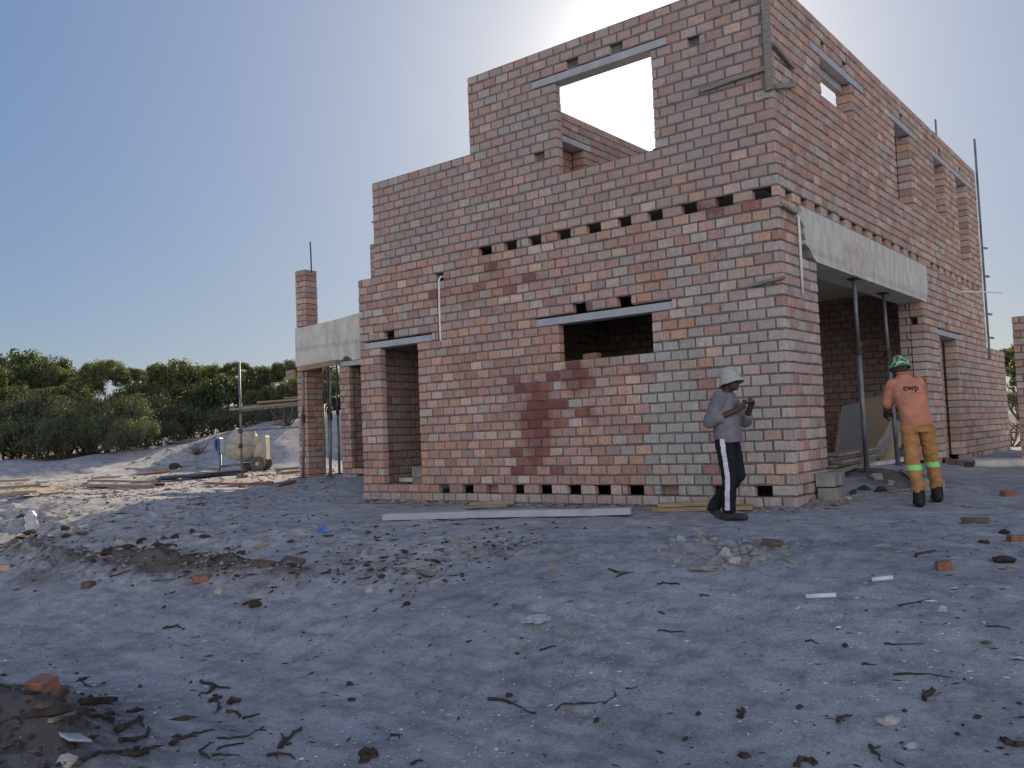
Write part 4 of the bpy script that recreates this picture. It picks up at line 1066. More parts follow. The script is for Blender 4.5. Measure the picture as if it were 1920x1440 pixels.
TW = [
 ([(915, 1313), (953, 1318), (987, 1335), (1005, 1339)], .013, 'wavy dark twig lying alone in the lower middle of the sand', ()),
 ([(1040, 1333), (1060, 1323), (1107, 1320), (1137, 1318), (1157, 1306)], .009, 'long thin forked twig right of the wavy one', [[(1137, 1318), (1115, 1336)], [(1155, 1308), (1152, 1297)]]),
 ([(1234, 1183), (1258, 1186), (1286, 1187)], .009, 'straight dark stick below the pale rubble heap'),
 ([(1173, 1292), (1183, 1293), (1194, 1290), (1195, 1287)], .006, 'tiny bent twig up right of the forked twig'),
 ([(771, 1435), (780, 1431), (793, 1431)], .010, 'short dark twig at the bottom edge beside the charred lumps'),
 ([(732, 1380), (745, 1381), (755, 1378)], .008, 'small three armed twig above the charred lumps', [[(748, 1380), (749, 1391)]]),
 ([(1012, 1220), (1030, 1215), (1043, 1212)], .010, 'short club shaped twig below the clear plastic bag', ()),
 ([(378, 1278), (405, 1287), (432, 1292)], .014, 'dark twig crossing a thicker stick in the lower left'),
 ([(404, 1291), (390, 1300), (373, 1307)], .022, 'thicker stick crossed by a thin twig in the lower left'),
 ([(393, 1318), (408, 1312), (416, 1308)], .018, 'knotted root clump in the lower left middle', [[(404, 1314), (410, 1328), (402, 1336)], [(400, 1306), (415, 1310)]]),
 ([(428, 1322), (450, 1316)], .030, 'short thick dark stub right of the knotted root clump'),
 ([(427, 1333), (445, 1338), (448, 1345)], .014, 'hooked dark twig under the short thick stub'),
 ([(455, 1349), (470, 1345), (488, 1343)], .012, 'short twig right of the hooked one'),
 ([(320, 1399), (333, 1390), (353, 1381), (373, 1377), (403, 1369)], .016, 'long crooked branch in the lower left with a thick butt', [[(345, 1384), (372, 1382)]]),
 ([(408, 1384), (430, 1383), (463, 1379), (487, 1369), (500, 1371)], .010, 'long thin branch with twiggy tip right of the crooked branch', [[(487, 1369), (497, 1363)]]),
 ([(407, 1407), (430, 1399), (457, 1391)], .011, 'short straight twig under the long thin branch'),
 ([(377, 1404), (390, 1398), (402, 1391)], .009, 'thin upper arm of the angled twigs at the lower left'),
 ([(376, 1410), (385, 1418), (394, 1425)], .013, 'dark lower arm of the angled twigs at the lower left'),
 ([(524, 1404), (545, 1384), (565, 1367)], .020, 'thick knobbly branch pointing up right near the bottom edge', [[(530, 1392), (527, 1379)]]),
 ([(501, 1418), (520, 1413), (553, 1425)], .013, 'dark twig on the bottom edge under the knobbly branch', [[(512, 1415), (522, 1424)]]),
 ([(397, 1417), (420, 1419), (450, 1417)], .008, 'thin twig along the bottom edge left of the knobbly branch'),
 ([(217, 1375), (240, 1362), (262, 1348)], .024, 'thick log end leaning in the pile beside the soil heap', [[(262, 1348), (270, 1366)]]),
 ([(225, 1392), (250, 1391), (277, 1385), (278, 1366)], .022, 'bent dark branch lowest in the pile beside the soil heap'),
 ([(147, 1435), (187, 1418), (233, 1413), (280, 1415)], .020, 'long arched branch at the bottom left edge of the sand'),
 ([(230, 1418), (255, 1420), (278, 1414)], .030, 'short dark log beside the long arched branch'),
 ([(154, 1342), (175, 1349), (213, 1352)], .030, 'dark log lying right of the orange brick by the soil heap'),
 ([(150, 1272), (160, 1286), (173, 1290)], .012, 'curved pale rooted twig above the soil heap'),
 ([(267, 1093), (330, 1090), (365, 1081), (407, 1071)], .007, 'very long thin curved stick at the foot of the rubble bank'),
 ([(207, 1084), (245, 1080)], .016, 'straight brown stick left of the very long thin one'),
 ([(305, 1180), (325, 1179), (341, 1182)], .016, 'dark forked twig alone on the left sand', [[(322, 1179), (337, 1172)]]),
 ([(1141, 1067), (1160, 1076), (1190, 1072)], .010, 'flat spray of twigs left of the pale rubble heap', [[(1150, 1073), (1175, 1071)], [(1155, 1083), (1180, 1074)]]),
 ([(1717, 1051), (1738, 1043), (1755, 1040)], .016, 'dark twig on the right between brick halves'),
 ([(1232, 1097), (1252, 1093), (1275, 1097)], .014, 'dark twig just below the left end of the pale rubble heap'),
 ([(1312, 1116), (1331, 1117)], .011, 'short dark twig below the middle of the pale rubble heap'),
 ([(1684, 1137), (1715, 1131), (1744, 1126)], .007, 'thin pale rooted stick between the white pipe and the plastic cup', (), ),
 ([(1849, 1175), (1870, 1175), (1894, 1179)], .007, 'thin stick near the right edge below the plastic cup'),
 ([(1659, 1209), (1680, 1209), (1733, 1208)], .008, 'thin stick with a dark butt on the right sand'),
 ([(1675, 1266), (1720, 1267), (1782, 1271)], .008, 'long thin straight stick on the right above the pale flat stone'),
 ([(1617, 1247), (1644, 1248)], .009, 'short straight twig left of the long thin straight stick'),
 ([(1735, 1316), (1742, 1304), (1748, 1292)], .018, 'bushy dark root ball above the pale flat stone', [[(1730, 1312), (1750, 1308)], [(1738, 1300), (1752, 1298)], [(1741, 1306), (1731, 1297)]]),
 ([(1570, 1357), (1580, 1348), (1598, 1346)], .014, 'dark hooked root left of the pale flat stone', [[(1575, 1351), (1583, 1343)]]),
 ([(1385, 1347), (1392, 1338), (1397, 1331)], .016, 'ragged dark root clump in the lower right middle', [[(1383, 1335), (1399, 1338)], [(1390, 1349), (1398, 1337)]]),
 ([(1495, 1438), (1510, 1430), (1527, 1436)], .018, 'dark root arch on the bottom edge', [[(1522, 1428), (1524, 1440)]]),
 ([(1630, 1400), (1645, 1415), (1655, 1432)], .012, 'trailing root strand near the bottom edge right of the middle', [[(1640, 1408), (1652, 1404)]]),
 ([(1883, 1394), (1900, 1399), (1935, 1402)], .022, 'thick dark stick at the right bottom edge'),
 ([(1510, 1203), (1522, 1201), (1535, 1208)], .008, 'small arched twig below the lower white pipe'),
 ([(455, 1135), (470, 1130), (490, 1125)], .02, 'dark wood chip left of the white stone'),
 ([(875, 1205), (885, 1201)], .010, 'tiny dark chip left of the club shaped twig'),
]
for t in TW: twig(t[0], t[1], t[2], t[3] if len(t) > 3 else ())
def stone(px, py, wpx, hpx, m, label, cat='stone', group=None, name='stone', seed=None, flat=.8, rough=.62):
    p = G(px, py + hpx * .35); s = depth(p); sx_ = wpx / FPX * s / 2; sz_ = hpx / FPX * s / 2
    bm = bmesh.new(); sd_ = seed or rnd.uniform(1, 90)
    lump(bm, V(0, 0, sz_ * .35), (sx_ * 1.05, sx_ * flat, sz_ * 1.1), sd_, rnd.uniform(0, .6), 3, rough)
    o = bobj(name, bm, m); o.location = p; tag(o, label, cat, group)
    o.rotation_euler = (0, 0, math.atan2(RH.y, RH.x))
def brickbit(px, py, L, m, label, rz=None, tilt=0.0, w_=.105, h_=.075, sink=.3):
    p = G(px, py); bm = bmesh.new(); bx(bm, V(0, 0, 0), (L, w_, h_), jit=.006, bev=.008)
    bmesh.ops.subdivide_edges(bm, edges=bm.edges[:], cuts=1)
    for v in bm.verts: v.co += v.co.normalized() * .012 * noise.noise(v.co * 22 + V(px, py, 0))
    o = bobj('brick_piece', bm, m); o.location = p + V(0, 0, h_ * (.5 - sink)); o.rotation_euler = (tilt, tilt * .4, rz if rz is not None else rnd.uniform(0, 3)); tag(o, label, 'brick')
stone(693, 1419, 34, 26, CHAR, 'dark charred lump at the bottom edge, the larger of a touching pair', 'lump')
stone(682, 1428, 20, 22, CHAR, 'small charred lump touching the larger one at the bottom edge', 'lump')
stone(411, 1108, 19, 12, LIME, 'smooth white stone below the orange brick half', 'stone')
stone(694, 1103, 20, 16, LIME, 'white lump on the middle left sand under the long lintel', 'stone')
stone(479, 1128, 27, 16, CHAR, 'dark angular lump right of the white stone', 'lump')
stone(128, 1434, 40, 24, LIME, 'pale round lump on the bottom edge by the soil heap', 'stone')
stone(1668, 1350, 48, 22, LIME, 'pale flat stone lying on dark litter in the lower right', 'stone', flat=.6)
stone(1708, 1396, 26, 16, LIME, 'white lump below the pale flat stone', 'stone')
stone(1396, 1415, 24, 14, CHAR, 'dark wedge lump near the bottom edge right of the middle', 'lump')
stone(1585, 1208, 11, 12, CHAR, 'small dark clod below the lower white pipe', 'lump')
stone(1879, 1052, 36, 15, CHAR, 'flat black charred patch near the right edge, lower of two', 'lump', flat=1.2)
stone(1885, 996, 20, 12, CHAR, 'small black charred patch near the right edge, upper of two', 'lump', flat=1.2)
stone(1846, 1020, 22, 10, CHAR, 'dark tuft left of the two black charred patches', 'lump')
stone(764, 1131, 15, 12, CHAR, 'small dark chip standing in the sand below the white lump', 'lump')
stone(1697, 1332, 9, 8, CHAR, 'small dark pebble beside the pale flat stone', 'lump')
stone(1834, 1343, 14, 9, CHAR, 'dark pebble right of the root ball', 'lump')
for px, py, lab in ((657, 1282, 'upper of two dark clods left of the wavy twig'), (660, 1311, 'lower of two dark clods left of the wavy twig'), (955, 1303, 'dark clod just above the wavy twig'), (1118, 1350, 'mossy dark clod under the forked twig'), (1500, 1330, 'dark round clod left of the hooked root'), (1310, 1337, 'dark round clod left of the ragged root clump'), (1285, 1384, 'flat dark clod in the lower right middle')):
    stone(px, py, 13, 10, CHAR, lab, 'clod')
stone(1851, 1203, 24, 8, LEAFB, 'single green leaf lying on the right sand', 'leaf', name='leaf', flat=.5)
stone(1038, 1069, 15, 8, ORANGEL, 'single orange leaf on the sand right of the wheel marks', 'leaf', name='leaf', flat=.6)
brickbit(380, 1092, .17, CLAY, 'orange brick half on the sand at the foot of the rubble bank', .5)
brickbit(166, 1101, .10, CLAYD, 'small brown brick chip left of the orange brick half', .3)
brickbit(10, 1072, .13, mat('tan block', (.45, .34, .22), bumps=.4), 'tan block in the sunlit patch at the left edge', .8)
brickbit(355, 1064, .14, CLAYD, 'dirty brick chunk above the orange brick half', 1.2, .3)
brickbit(550, 1062, .24, CLAYD, 'big brown broken brick half buried right on the bank', .2, .35)
brickbit(492, 1072, .22, CLAYD, 'dark broken brick left of the half buried brown one', .4, .2)
brickbit(80, 1330, .13, CLAY, 'clean orange brick end sticking out of the soil heap', .25, .15, .12, .11, -.2)
stone(110, 1299, 36, 34, CLAYD, 'rounded brown brick lump behind the orange one on the soil heap', 'brick', name='brick_piece')
brickbit(1770, 1070, .10, CLAY, 'small orange brick piece right of the upper white pipe', .4)
brickbit(1829, 982, .22, CLAYD, 'long brown brick piece on the right sand', .1)
brickbit(1912, 1012, .16, CLAY, 'pinkish brick piece at the right edge', .5)
brickbit(1894, 930, .2, CLAY, 'orange broken brick at the right edge near the thin slab', .9, .3)
brickbit(1448, 1029, .16, CLAYD, 'brown brick shard in the pale rubble heap', .3, .2)
# white pipes
for a_, b_, lab in (((1511, 1123), (1568, 1121), 'white plastic pipe offcut lying lower on the right sand'), ((1635, 1092), (1674, 1088), 'white plastic pipe offcut lying higher on the right sand')):
    P0, P1 = G(*a_, .018), G(*b_, .018); bm = bmesh.new(); tube(bm, [V(0, 0, 0), P1 - P0], .016, 10)
    o = bobj('pipe_offcut', bm, PIPEW, None, True); o.location = P0; tag(o, lab, 'pipe')
# crumpled plastics
def crumple(px, py, wpx, hpx, m, label, cat, seed, name):
    p = G(px, py + hpx * .3); s = depth(p); sx_, sz_ = wpx / FPX * s / 2, hpx / FPX * s / 2
    bm = bmesh.new(); bmesh.ops.create_icosphere(bm, subdivisions=3, radius=1)
    for v in bm.verts:
        q = v.co.copy(); k = 1 + .5 * noise.noise(q * 2.2 + V(seed, 0, 0)) + .3 * noise.noise(q * 5 + V(seed, 0, 0))
        v.co = V(q.x * sx_ * k, q.y * sx_ * .7 * k, max(-.2, q.z) * sz_ * k + sz_ * .3)
    o = bobj(name, bm, m); o.location = p; o.rotation_euler = (0, 0, math.atan2(RH.y, RH.x) + .2); tag(o, label, cat)
crumple(1006, 1160, 54, 20, CLEAR, 'crumpled clear plastic bag on the middle sand', 'plastic bag', 3, 'plastic_bag')
crumple(606, 993, 18, 20, BLUEP, 'crumpled blue plastic bag on the sand left of the long lintel', 'plastic bag', 8, 'plastic_bag')
crumple(1768, 1142, 20, 16, CLEAR, 'crushed clear plastic cup on the right sand', 'plastic cup', 12, 'plastic_cup')
p = G(61, 996); s = depth(p)
bm = bmesh.new(); hh = 36 / FPX * s; lathe(bm, [(hh * .30, 0), (hh * .34, hh * .25), (hh * .27, hh * .5), (hh * .31, hh * .7), (hh * .12, hh * .95), (hh * .1, hh)], 14)
for v in bm.verts: v.co *= 1 + .12 * noise.noise(v.co * 14)
o = bobj('plastic_jug', bm, CLEAR); o.location = p; o.rotation_euler = (.1, -.1, 0); tag(o, 'milky plastic jug standing on the rubble bank at the left', 'jug')
# pale board in the soil heap, stubs
A, B = G(120, 1398, .03), G(160, 1402, .05)
board('board_offcut', A, B, .16, .012, LINT, 'pale thin board corner beside the soil heap', 'board')
A, B = G(95, 1380, .03), G(138, 1371, .03); board('board_offcut', A, B, .03, .02, WOODG, 'thin pale slat above the pale board corner', 'slat')
A, B = G(160, 1324, .03), G(212, 1317, .03); board('board_offcut', A, B, .07, .03, CHAR, 'dark flat board piece right of the orange brick by the soil heap', 'board')
A, B = G(785, 1073, .02), G(813, 1082, .02); board('board_offcut', A, B, .07, .015, WOODG, 'curled grey board strip on the sand below the long lintel', 'board')
A, B = G(477, 1030, .02), G(505, 1023, .03); board('board_offcut', A, B, .04, .02, WOODY, 'pale wood splinter above the half buried brick', 'board')
A, B = G(1668, 927, .02), G(1708, 920, .02); board('board_offcut', A, B, .04, .02, WOODP, 'pale slat on the ground at the worker shoes', 'slat')
A, B = G(1690, 890, .04), G(1722, 910, .02); board('board_offcut', A, B, .05, .02, WOODG, 'grey slat lying in the rubble behind the worker legs', 'slat')
# rubble in front of the garage and pale heap
for px, py, w_, h_, m, lab in ((1645, 897, 22, 14, STONE, 'grey stone at the foot of the leaning prop'), (1620, 915, 24, 12, CHAR, 'dark clod at the foot of the near garage prop'), (1600, 922, 18, 10, CHAR, 'dark clod between the grey blocks and the near garage prop'), (1652, 918, 26, 14, CHAR, 'dark clod heap right of the near garage prop'), (1670, 905, 20, 12, STONE, 'grey stone behind the worker slats'), (1591, 934, 14, 9, LIME, 'pale stone in front of the grey garage blocks')):
    stone(px, py, w_, h_, m, lab, 'stone')
GH = 'lumps of the pale rubble heap'
for px, py, w_, h_, lab in ((1360, 1035, 26, 30, 'tall pale lump standing in the middle of the rubble heap'), (1375, 1050, 28, 20, 'rounded pale lump in front of the tall one in the rubble heap'), (1280, 1016, 20, 24, 'pale upright lump at the left end of the rubble heap'), (1330, 1062, 60, 13, 'broad flat slab along the front of the rubble heap'), (1310, 1010, 28, 12, 'flat pale lump at the back of the rubble heap'), (1398, 1050, 24, 12, 'low pale lump right of the rounded one in the rubble heap'), (1455, 1018, 30, 16, 'grey lump at the right end of the rubble heap'), (1425, 1046, 26, 12, 'low lump before the brown brick shard in the rubble heap'), (1340, 1048, 24, 14, 'small lump between the slab and the tall one in the rubble heap'), (1270, 1050, 20, 10, 'low lump at the front left of the rubble heap')):
    stone(px, py, w_, h_, LIME if h_ > 18 else STONE, lab, 'rubble lump', GH, 'rubble_lump')
r2 = random.Random(44)
for k in range(75):
    px, py = r2.gauss(1372, 62), r2.gauss(1036, 15)
    stone(px, py, r2.uniform(7, 22), r2.uniform(5, 11), STONE, 'small grey chip scattered through the pale rubble heap', 'rubble chip', 'chips of the pale rubble heap', 'rubble_chip')
for k in range(70):
    cx_, cy_, rx_, ry_ = r2.choice(((270, 1035, 65, 13), (430, 1046, 32, 10), (130, 1008, 70, 18), (40, 992, 45, 16), (335, 1003, 60, 12), (270, 1035, 65, 13)))
    px, py = r2.gauss(cx_, rx_), r2.gauss(cy_, ry_)
    m = r2.choice((STONE, STONE, CLAYD, CHAR, CHAR, LIME))
    stone(px, py, r2.uniform(9, 24), r2.uniform(6, 14), m, 'small broken lump of stone, brick or burnt wood on the dark rubble bank', 'rubble lump', 'lumps on the rubble bank', 'rubble_lump')
for k in range(26):
    px, py = r2.uniform(245, 400), r2.uniform(825, 882)
    stone(px, py, r2.uniform(5, 14), r2.uniform(3, 8), LIME if r2.random() < .5 else STONE, 'small pale lump of rubble strewn on the sunlit sand bank', 'rubble lump', 'lumps on the sunlit sand bank', 'bank_lump')
stone(328, 873, 24, 14, CHAR, 'dark boulder at the foot of the sunlit sand bank', 'stone')
stone(325, 847, 14, 12, LIME, 'white lump highest on the sunlit sand bank', 'stone')
for k in range(16):
    px, py = r2.uniform(-20, 150), r2.uniform(1330, 1440)
    stone(px, py, r2.uniform(12, 34), r2.uniform(9, 20), r2.choice((CHAR, CLAYD, CLAYD)), 'rough clod of earth or stone on the dark soil heap', 'clod', 'clods on the soil heap', 'soil_clod')
# uncountable litter: shell grit, charcoal crumbs, bark and straw chips
def litter(name, label, m, n, fn, seed, smin, smax, flat=.4):
    r = random.Random(seed); bm = bmesh.new(); c = 0
    while c < n:
        q = fn(r)
        if q is None: continue
        x, y = q; sz = r.uniform(smin, smax) * (2.0 if r.random() < .06 else 1); a_ = r.uniform(0, PI); el_ = r.choice((1, 1, 1.6, 3.2))
        z = H(x, y) + sz * .2
        Mx = Matrix.Translation(V(x, y, z)) @ Matrix.Rotation(a_, 4, 'Z') @ Matrix.Rotation(r.uniform(-.4, .4), 4, 'X') @ Matrix.Diagonal((sz * el_, sz, sz * flat, 1))
        vs = [bm.verts.new(Mx @ V(*p)) for p in ((1, 0, 0), (.1, .9 * r.uniform(.6, 1), 0), (-1, .1, 0), (-.1, -.8, 0), (.1, 0, 1), (0, 0, -.6))]
        for f_ in ((0, 1, 4), (1, 2, 4), (2, 3, 4), (3, 0, 4), (1, 0, 5), (2, 1, 5), (3, 2, 5), (0, 3, 5)): bm.faces.new([vs[t] for t in f_])
        c += 1
    o = bobj(name, bm, m); tag(o, label, 'litter', kind='stuff')
def near_pts(r):
    s = 3.2 + 6.0 * r.random() ** 1.3; l = r.uniform(-.64, .64) * s
    p = CAM + FH * s + RH * l; return p.x, p.y
def clust(r):
    x, y = near_pts(r)
    if y > -2.2 or noise.noise(V(x * .8, y * .8, 6)) + .25 * r.random() < .12: return None
    return x, y
def anyp(r):
    x, y = near_pts(r); return (x, y) if y < -.5 else None
def bankp(r):
    x = r.uniform(-13, -1.2); y = r.gauss(-3.3, .85)
    if r.random() > patch(x, y, 4) * 1.5 + .05: return None
    return x, y
def rightp(r):
    x = r.uniform(-2, 5.5); y = r.gauss(-1.4, 1.2); return (x, y) if y < -.25 or x > .2 else None
def yardp(r):
    s = r.uniform(11, 26); l = r.uniform(-.62, -.2) * s; p = CAM + FH * s + RH * l
    return (p.x, p.y) if (p.x < -7.5 and p.y > -2.5) else None
litter('shell_grit', 'white shell grit scattered over the sand', SHELL, 1500, clust, 1, .003, .0085)
litter('charcoal_crumbs', 'dark bark and charcoal crumbs scattered over the sand', CHAR, 1100, anyp, 2, .004, .012)
litter('bark_chips', 'dark bark chips and straw on the rubble bank', CHAR, 1100, bankp, 3, .008, .03)
litter('stone_grit', 'grey stone chips on the rubble bank', STONE, 800, bankp, 4, .008, .03, .8)
litter('gravel', 'grey gravel and mortar crumbs in front of the wall', STONE, 1300, rightp, 5, .005, .015, .8)
def basep(r):
    return (r.uniform(-7.0, .1), -.05 - abs(r.gauss(0, .16))) if r.random() < .7 else (.06 + abs(r.gauss(0, .14)), r.uniform(0, 1.1))
litter('mortar_spill', 'mortar droppings and crumbs along the foot of the wall', FOUND, 900, basep, 12, .008, .04, .6)
litter('soil_crumbs', 'dark earth crumbs and straw on the soil heap', CHAR, 700, lambda r: (MX + r.gauss(0, .6), MY + r.gauss(0, .45)), 9, .006, .028, .7)
litter('yard_litter', 'straw and wood chips over the sunlit yard', WOODG, 1500, yardp, 6, .012, .045)
litter('yard_chips', 'dark chips over the sunlit yard', CHAR, 260, yardp, 16, .008, .026, .6)

# ------------------------------------------------------------------ people
def capsule(bm, p0, p1, r0, r1, seg=14):
    p0, p1 = Vector(p0), Vector(p1); d = (p1 - p0).normalized()
    pts, rs = [], []
    for t in (-1, -.8, -.45): pts.append(p0 + d * r0 * t); rs.append(max(1e-4, r0 * math.sqrt(max(0, 1 - t * t)) + .0005))
    for t in (0, .25, .5, .75, 1): pts.append(p0.lerp(p1, t)); rs.append(r0 + (r1 - r0) * t)
    for t in (.45, .8, 1): pts.append(p1 + d * r1 * t); rs.append(max(1e-4, r1 * math.sqrt(max(0, 1 - t * t)) + .0005))
    tube(bm, pts, rs, seg)
def chain(bm, pts, rs):
    for a_, b_, ra, rb in zip(pts, pts[1:], rs, rs[1:]): capsule(bm, a_, b_, ra, rb)
def loft(bm, secs, seg=24, power=2.3):
    """secs: (centre, half width along x, half depth along y, yaw)"""
    rings = []
    for c, a_, b_, yaw in secs:
        ring = []
        for k in range(seg):
            t = 2 * PI * k / seg; ct, st = math.cos(t), math.sin(t)
            x = a_ * math.copysign(abs(ct) ** (2 / power), ct); y = b_ * math.copysign(abs(st) ** (2 / power), st)
            ring.append(bm.verts.new(Vector(c) + rotz(yaw) @ V(x, y, 0)))
        rings.append(ring)
    for A, B in zip(rings, rings[1:]):
        for k in range(seg): bm.faces.new((A[k], A[(k + 1) % seg], B[(k + 1) % seg], B[k]))
    bm.faces.new(rings[0][::-1]); bm.faces.new(rings[-1])
def ellipsoid(bm, c, r, rot=None, sub=3):
    Mx = Matrix.Translation(c) @ (rot.to_4x4() if rot else Matrix.Identity(4)) @ Matrix.Diagonal((*r, 1))
    bmesh.ops.create_icosphere(bm, subdivisions=sub, radius=1, matrix=Mx)
def grow(name, bm, m, parent, vox=.009, smooth=6, wr=0.0, wscale=9.0, seed=0):
    """fuse the pieces into one continuous surface"""
    bmesh.ops.recalc_face_normals(bm, faces=bm.faces)
    me_ = bpy.data.meshes.new(name + '_src'); bm.to_mesh(me_); bm.free()
    t = bpy.data.objects.new('tmp', me_); COL.objects.link(t)
    r_ = t.modifiers.new('r', 'REMESH'); r_.mode = 'VOXEL'; r_.voxel_size = vox
    s_ = t.modifiers.new('s', 'SMOOTH'); s_.iterations = smooth; s_.factor = .5
    dg = bpy.context.evaluated_depsgraph_get(); dg.update()
    nm = bpy.data.meshes.new_from_object(t.evaluated_get(dg))
    bpy.data.objects.remove(t); bpy.data.meshes.remove(me_)
    nm.name = name
    if wr:
        ns = [v.normal.copy() for v in nm.vertices]
        for v, n_ in zip(nm.vertices, ns):
            c = v.co
            f_ = noise.noise(V(c.x * wscale, c.y * wscale, c.z * wscale * 1.6 + seed)) + .5 * noise.noise(V(c.x * wscale * 2.3, c.y * wscale * 2.3, c.z * wscale * 3.4 + seed))
            v.co = c + n_ * f_ * wr
    nm.materials.clear()
    return link(name, nm, parent, [m], True)
def lift_faces(src, name, m, parent, pred, off=.003):
    """a trim lying on the cloth: the faces that satisfy pred, raised a little"""
    me_ = src.data; vs, fs, mp = [], [], {}
    for p in me_.polygons:
        if pred(p.center, p.normal):
            ix = []
            for i in p.vertices:
                if i not in mp: mp[i] = len(vs); vs.append(tuple(me_.vertices[i].co + me_.vertices[i].normal * off))
                ix.append(mp[i])
            fs.append(ix)
    nm = bpy.data.meshes.new(name); nm.from_pydata(vs, [], fs)
    return link(name, nm, parent, [m], True)
def cloth(name, c, c2=None, **k): return mat(name, c, c2 or tuple(x * .72 for x in c), .9, k.get('scale', 7), bumps=.25, bscale=120, bdist=.003, spec=.1)
SKIN = mat('dark brown skin', (.085, .048, .034), (.06, .034, .025), .55, 12, bumps=.1, spec=.4)
def hand(bm, wrist, d, palm_n, curl, s=1.0, thumb=1):
    """palm, four bent fingers of different lengths and a thumb leaving the side of the palm"""
    d = Vector(d).normalized(); n_ = Vector(palm_n); n_ = (n_ - d * n_.dot(d)).normalized(); sd_ = d.cross(n_)
    w = Vector(wrist)
    for k in range(4):
        o_ = sd_ * (.030 - .020 * k) * s
        capsule(bm, w + o_ * .55, w + d * .078 * s + o_, .015 * s, .0115 * s, 8)
        L = (.036, .042, .039, .030)[k] * s
        p = w + d * .082 * s + o_; a_ = curl * (.5 + .06 * k); r_ = .0088 * s
        for q in range(3):
            dd = d * math.cos(a_) + n_ * math.sin(a_); p2 = p + dd * L * (1, .72, .55)[q]
            capsule(bm, p, p2, r_, r_ * .92, 8); p = p2; r_ *= .92; a_ += curl * .75
    p = w + d * .022 * s + sd_ * thumb * .030 * s
    q = p + (d * .55 + sd_ * thumb * .75 + n_ * .35).normalized() * .042 * s
    capsule(bm, p, q, .0125 * s, .0105 * s, 8); capsule(bm, q, q + (d * .85 + n_ * .45 + sd_ * thumb * .1).normalized() * .032 * s, .0105 * s, .0085 * s, 8)
def head(bm, c, R, s=1.0):
    """skull, jaw, nose, brow, lips, ears; c is the centre, R turns it (local y is where it looks)"""
    T_ = lambda *a_: Vector(c) + R @ (V(*a_) * s)
    ellipsoid(bm, T_(0, -.012, .022), (.076 * s, .096 * s, .096 * s), R)
    ellipsoid(bm, T_(0, .022, -.045), (.058 * s, .066 * s, .070 * s), R)
    ellipsoid(bm, T_(0, .066, -.092), (.026 * s, .022 * s, .020 * s), R, 2)
    capsule(bm, T_(0, .086, .012), T_(0, .108, -.020), .010 * s, .014 * s, 8)
    ellipsoid(bm, T_(0, .100, -.024), (.019 * s, .012 * s, .010 * s), R, 2)
    ellipsoid(bm, T_(0, .088, -.052), (.024 * s, .012 * s, .007 * s), R, 2)
    ellipsoid(bm, T_(0, .086, -.064), (.021 * s, .012 * s, .008 * s), R, 2)
    for sg in (1, -1):
        ellipsoid(bm, T_(.030 * sg, .080, .030), (.024 * s, .012 * s, .009 * s), R, 2)
        ellipsoid(bm, T_(.031 * sg, .079, .010), (.014 * s, .010 * s, .009 * s), R, 2)
        ellipsoid(bm, T_(.078 * sg, -.012, -.004), (.012 * s, .020 * s, .032 * s), R, 2)

# ---- man in the bucket hat, standing sideways at the wall
fA = V(.97, .16, 0).normalized()
gA = G(1371, 974); PA = V(gA.x, gA.y, gA.z)
manA = tag(empty('person', PA, math.atan2(-fA.x, fA.y)), 'person in cream bucket hat, grey top and black striped trousers standing at the brick wall', 'person')
manA.scale = (.955, .955, .935)
hipR, kneR, ankR = V(.09, 0, .86), V(.105, .035, .47), V(.10, .01, .09)
hipL, kneL, ankL = V(-.085, .01, .86), V(-.06, .085, .48), V(-.01, -.17, .115)
shR, elR, wrR = V(.165, -.015, 1.325), V(.205, -.12, 1.065), V(.135, .17, 1.19)
shL, elL, wrL = V(-.165, .01, 1.325), V(-.20, .16, 1.06), V(-.07, .25, 1.21)
hc = V(.01, .07, 1.505)
RA = Matrix.Rotation(-.30, 3, 'Z') @ Matrix.Rotation(.10, 3, 'X')
bm = bmesh.new()
loft(bm, [(V(0, 0, .80), .12, .09, 0), (V(0, 0, .88), .155, .105, 0), (V(0, .0, 1.0), .135, .095, 0), (V(0, .0, 1.18), .165, .11, 0), (V(0, -.005, 1.30), .165, .09, 0), (V(0, 0, 1.37), .075, .065, 0), (V(0, .01, 1.40), .05, .05, 0)])
capsule(bm, V(0, .005, 1.34), hc + V(0, -.015, -.05), .056, .052)
head(bm, hc, RA)
chain(bm, [hipR, kneR, ankR], [.085, .058, .04]); chain(bm, [hipL, kneL, ankL], [.085, .058, .04])
chain(bm, [ankR, ankR + V(0, -.03, -.045)], [.04, .035]); capsule(bm, ankR + V(0, -.03, -.055), ankR + V(.01, .15, -.06), .035, .028)
capsule(bm, ankL, ankL + V(0, .09, -.11), .036, .028)
for a_, b_, c_ in ((shR, elR, wrR), (shL, elL, wrL)): chain(bm, [a_, b_, c_], [.055, .042, .030])
hand(bm, wrR, V(-.35, .55, .45), V(-.6, -.2, .3), 1.0, thumb=1); hand(bm, wrL, V(.35, .30, .55), V(.7, -.25, -.1), 1.0, thumb=-1)
bodyA = grow('body', bm, SKIN, manA, .0065, 3)
bm = bmesh.new()
loft(bm, [(V(0, .02, .84), .176, .145, 0), (V(0, .015, .90), .182, .145, 0), (V(0, .005, 1.0), .180, .140, 0), (V(0, .0, 1.15), .178, .138, 0), (V(0, -.005, 1.27), .176, .125, 0), (V(0, -.005, 1.35), .128, .095, 0), (V(0, .0, 1.385), .072, .066, 0)])
chain(bm, [shR + V(-.02, 0, 0), elR, elR.lerp(wrR, .35)], [.083, .069, .059]); chain(bm, [shL + V(.02, 0, 0), elL, elL.lerp(wrL, .35)], [.083, .069, .059])
grow('shirt', bm, cloth('mauve grey jersey', (.215, .21, .232)), manA, .010, 5, .008, 9, 3)
bm = bmesh.new()
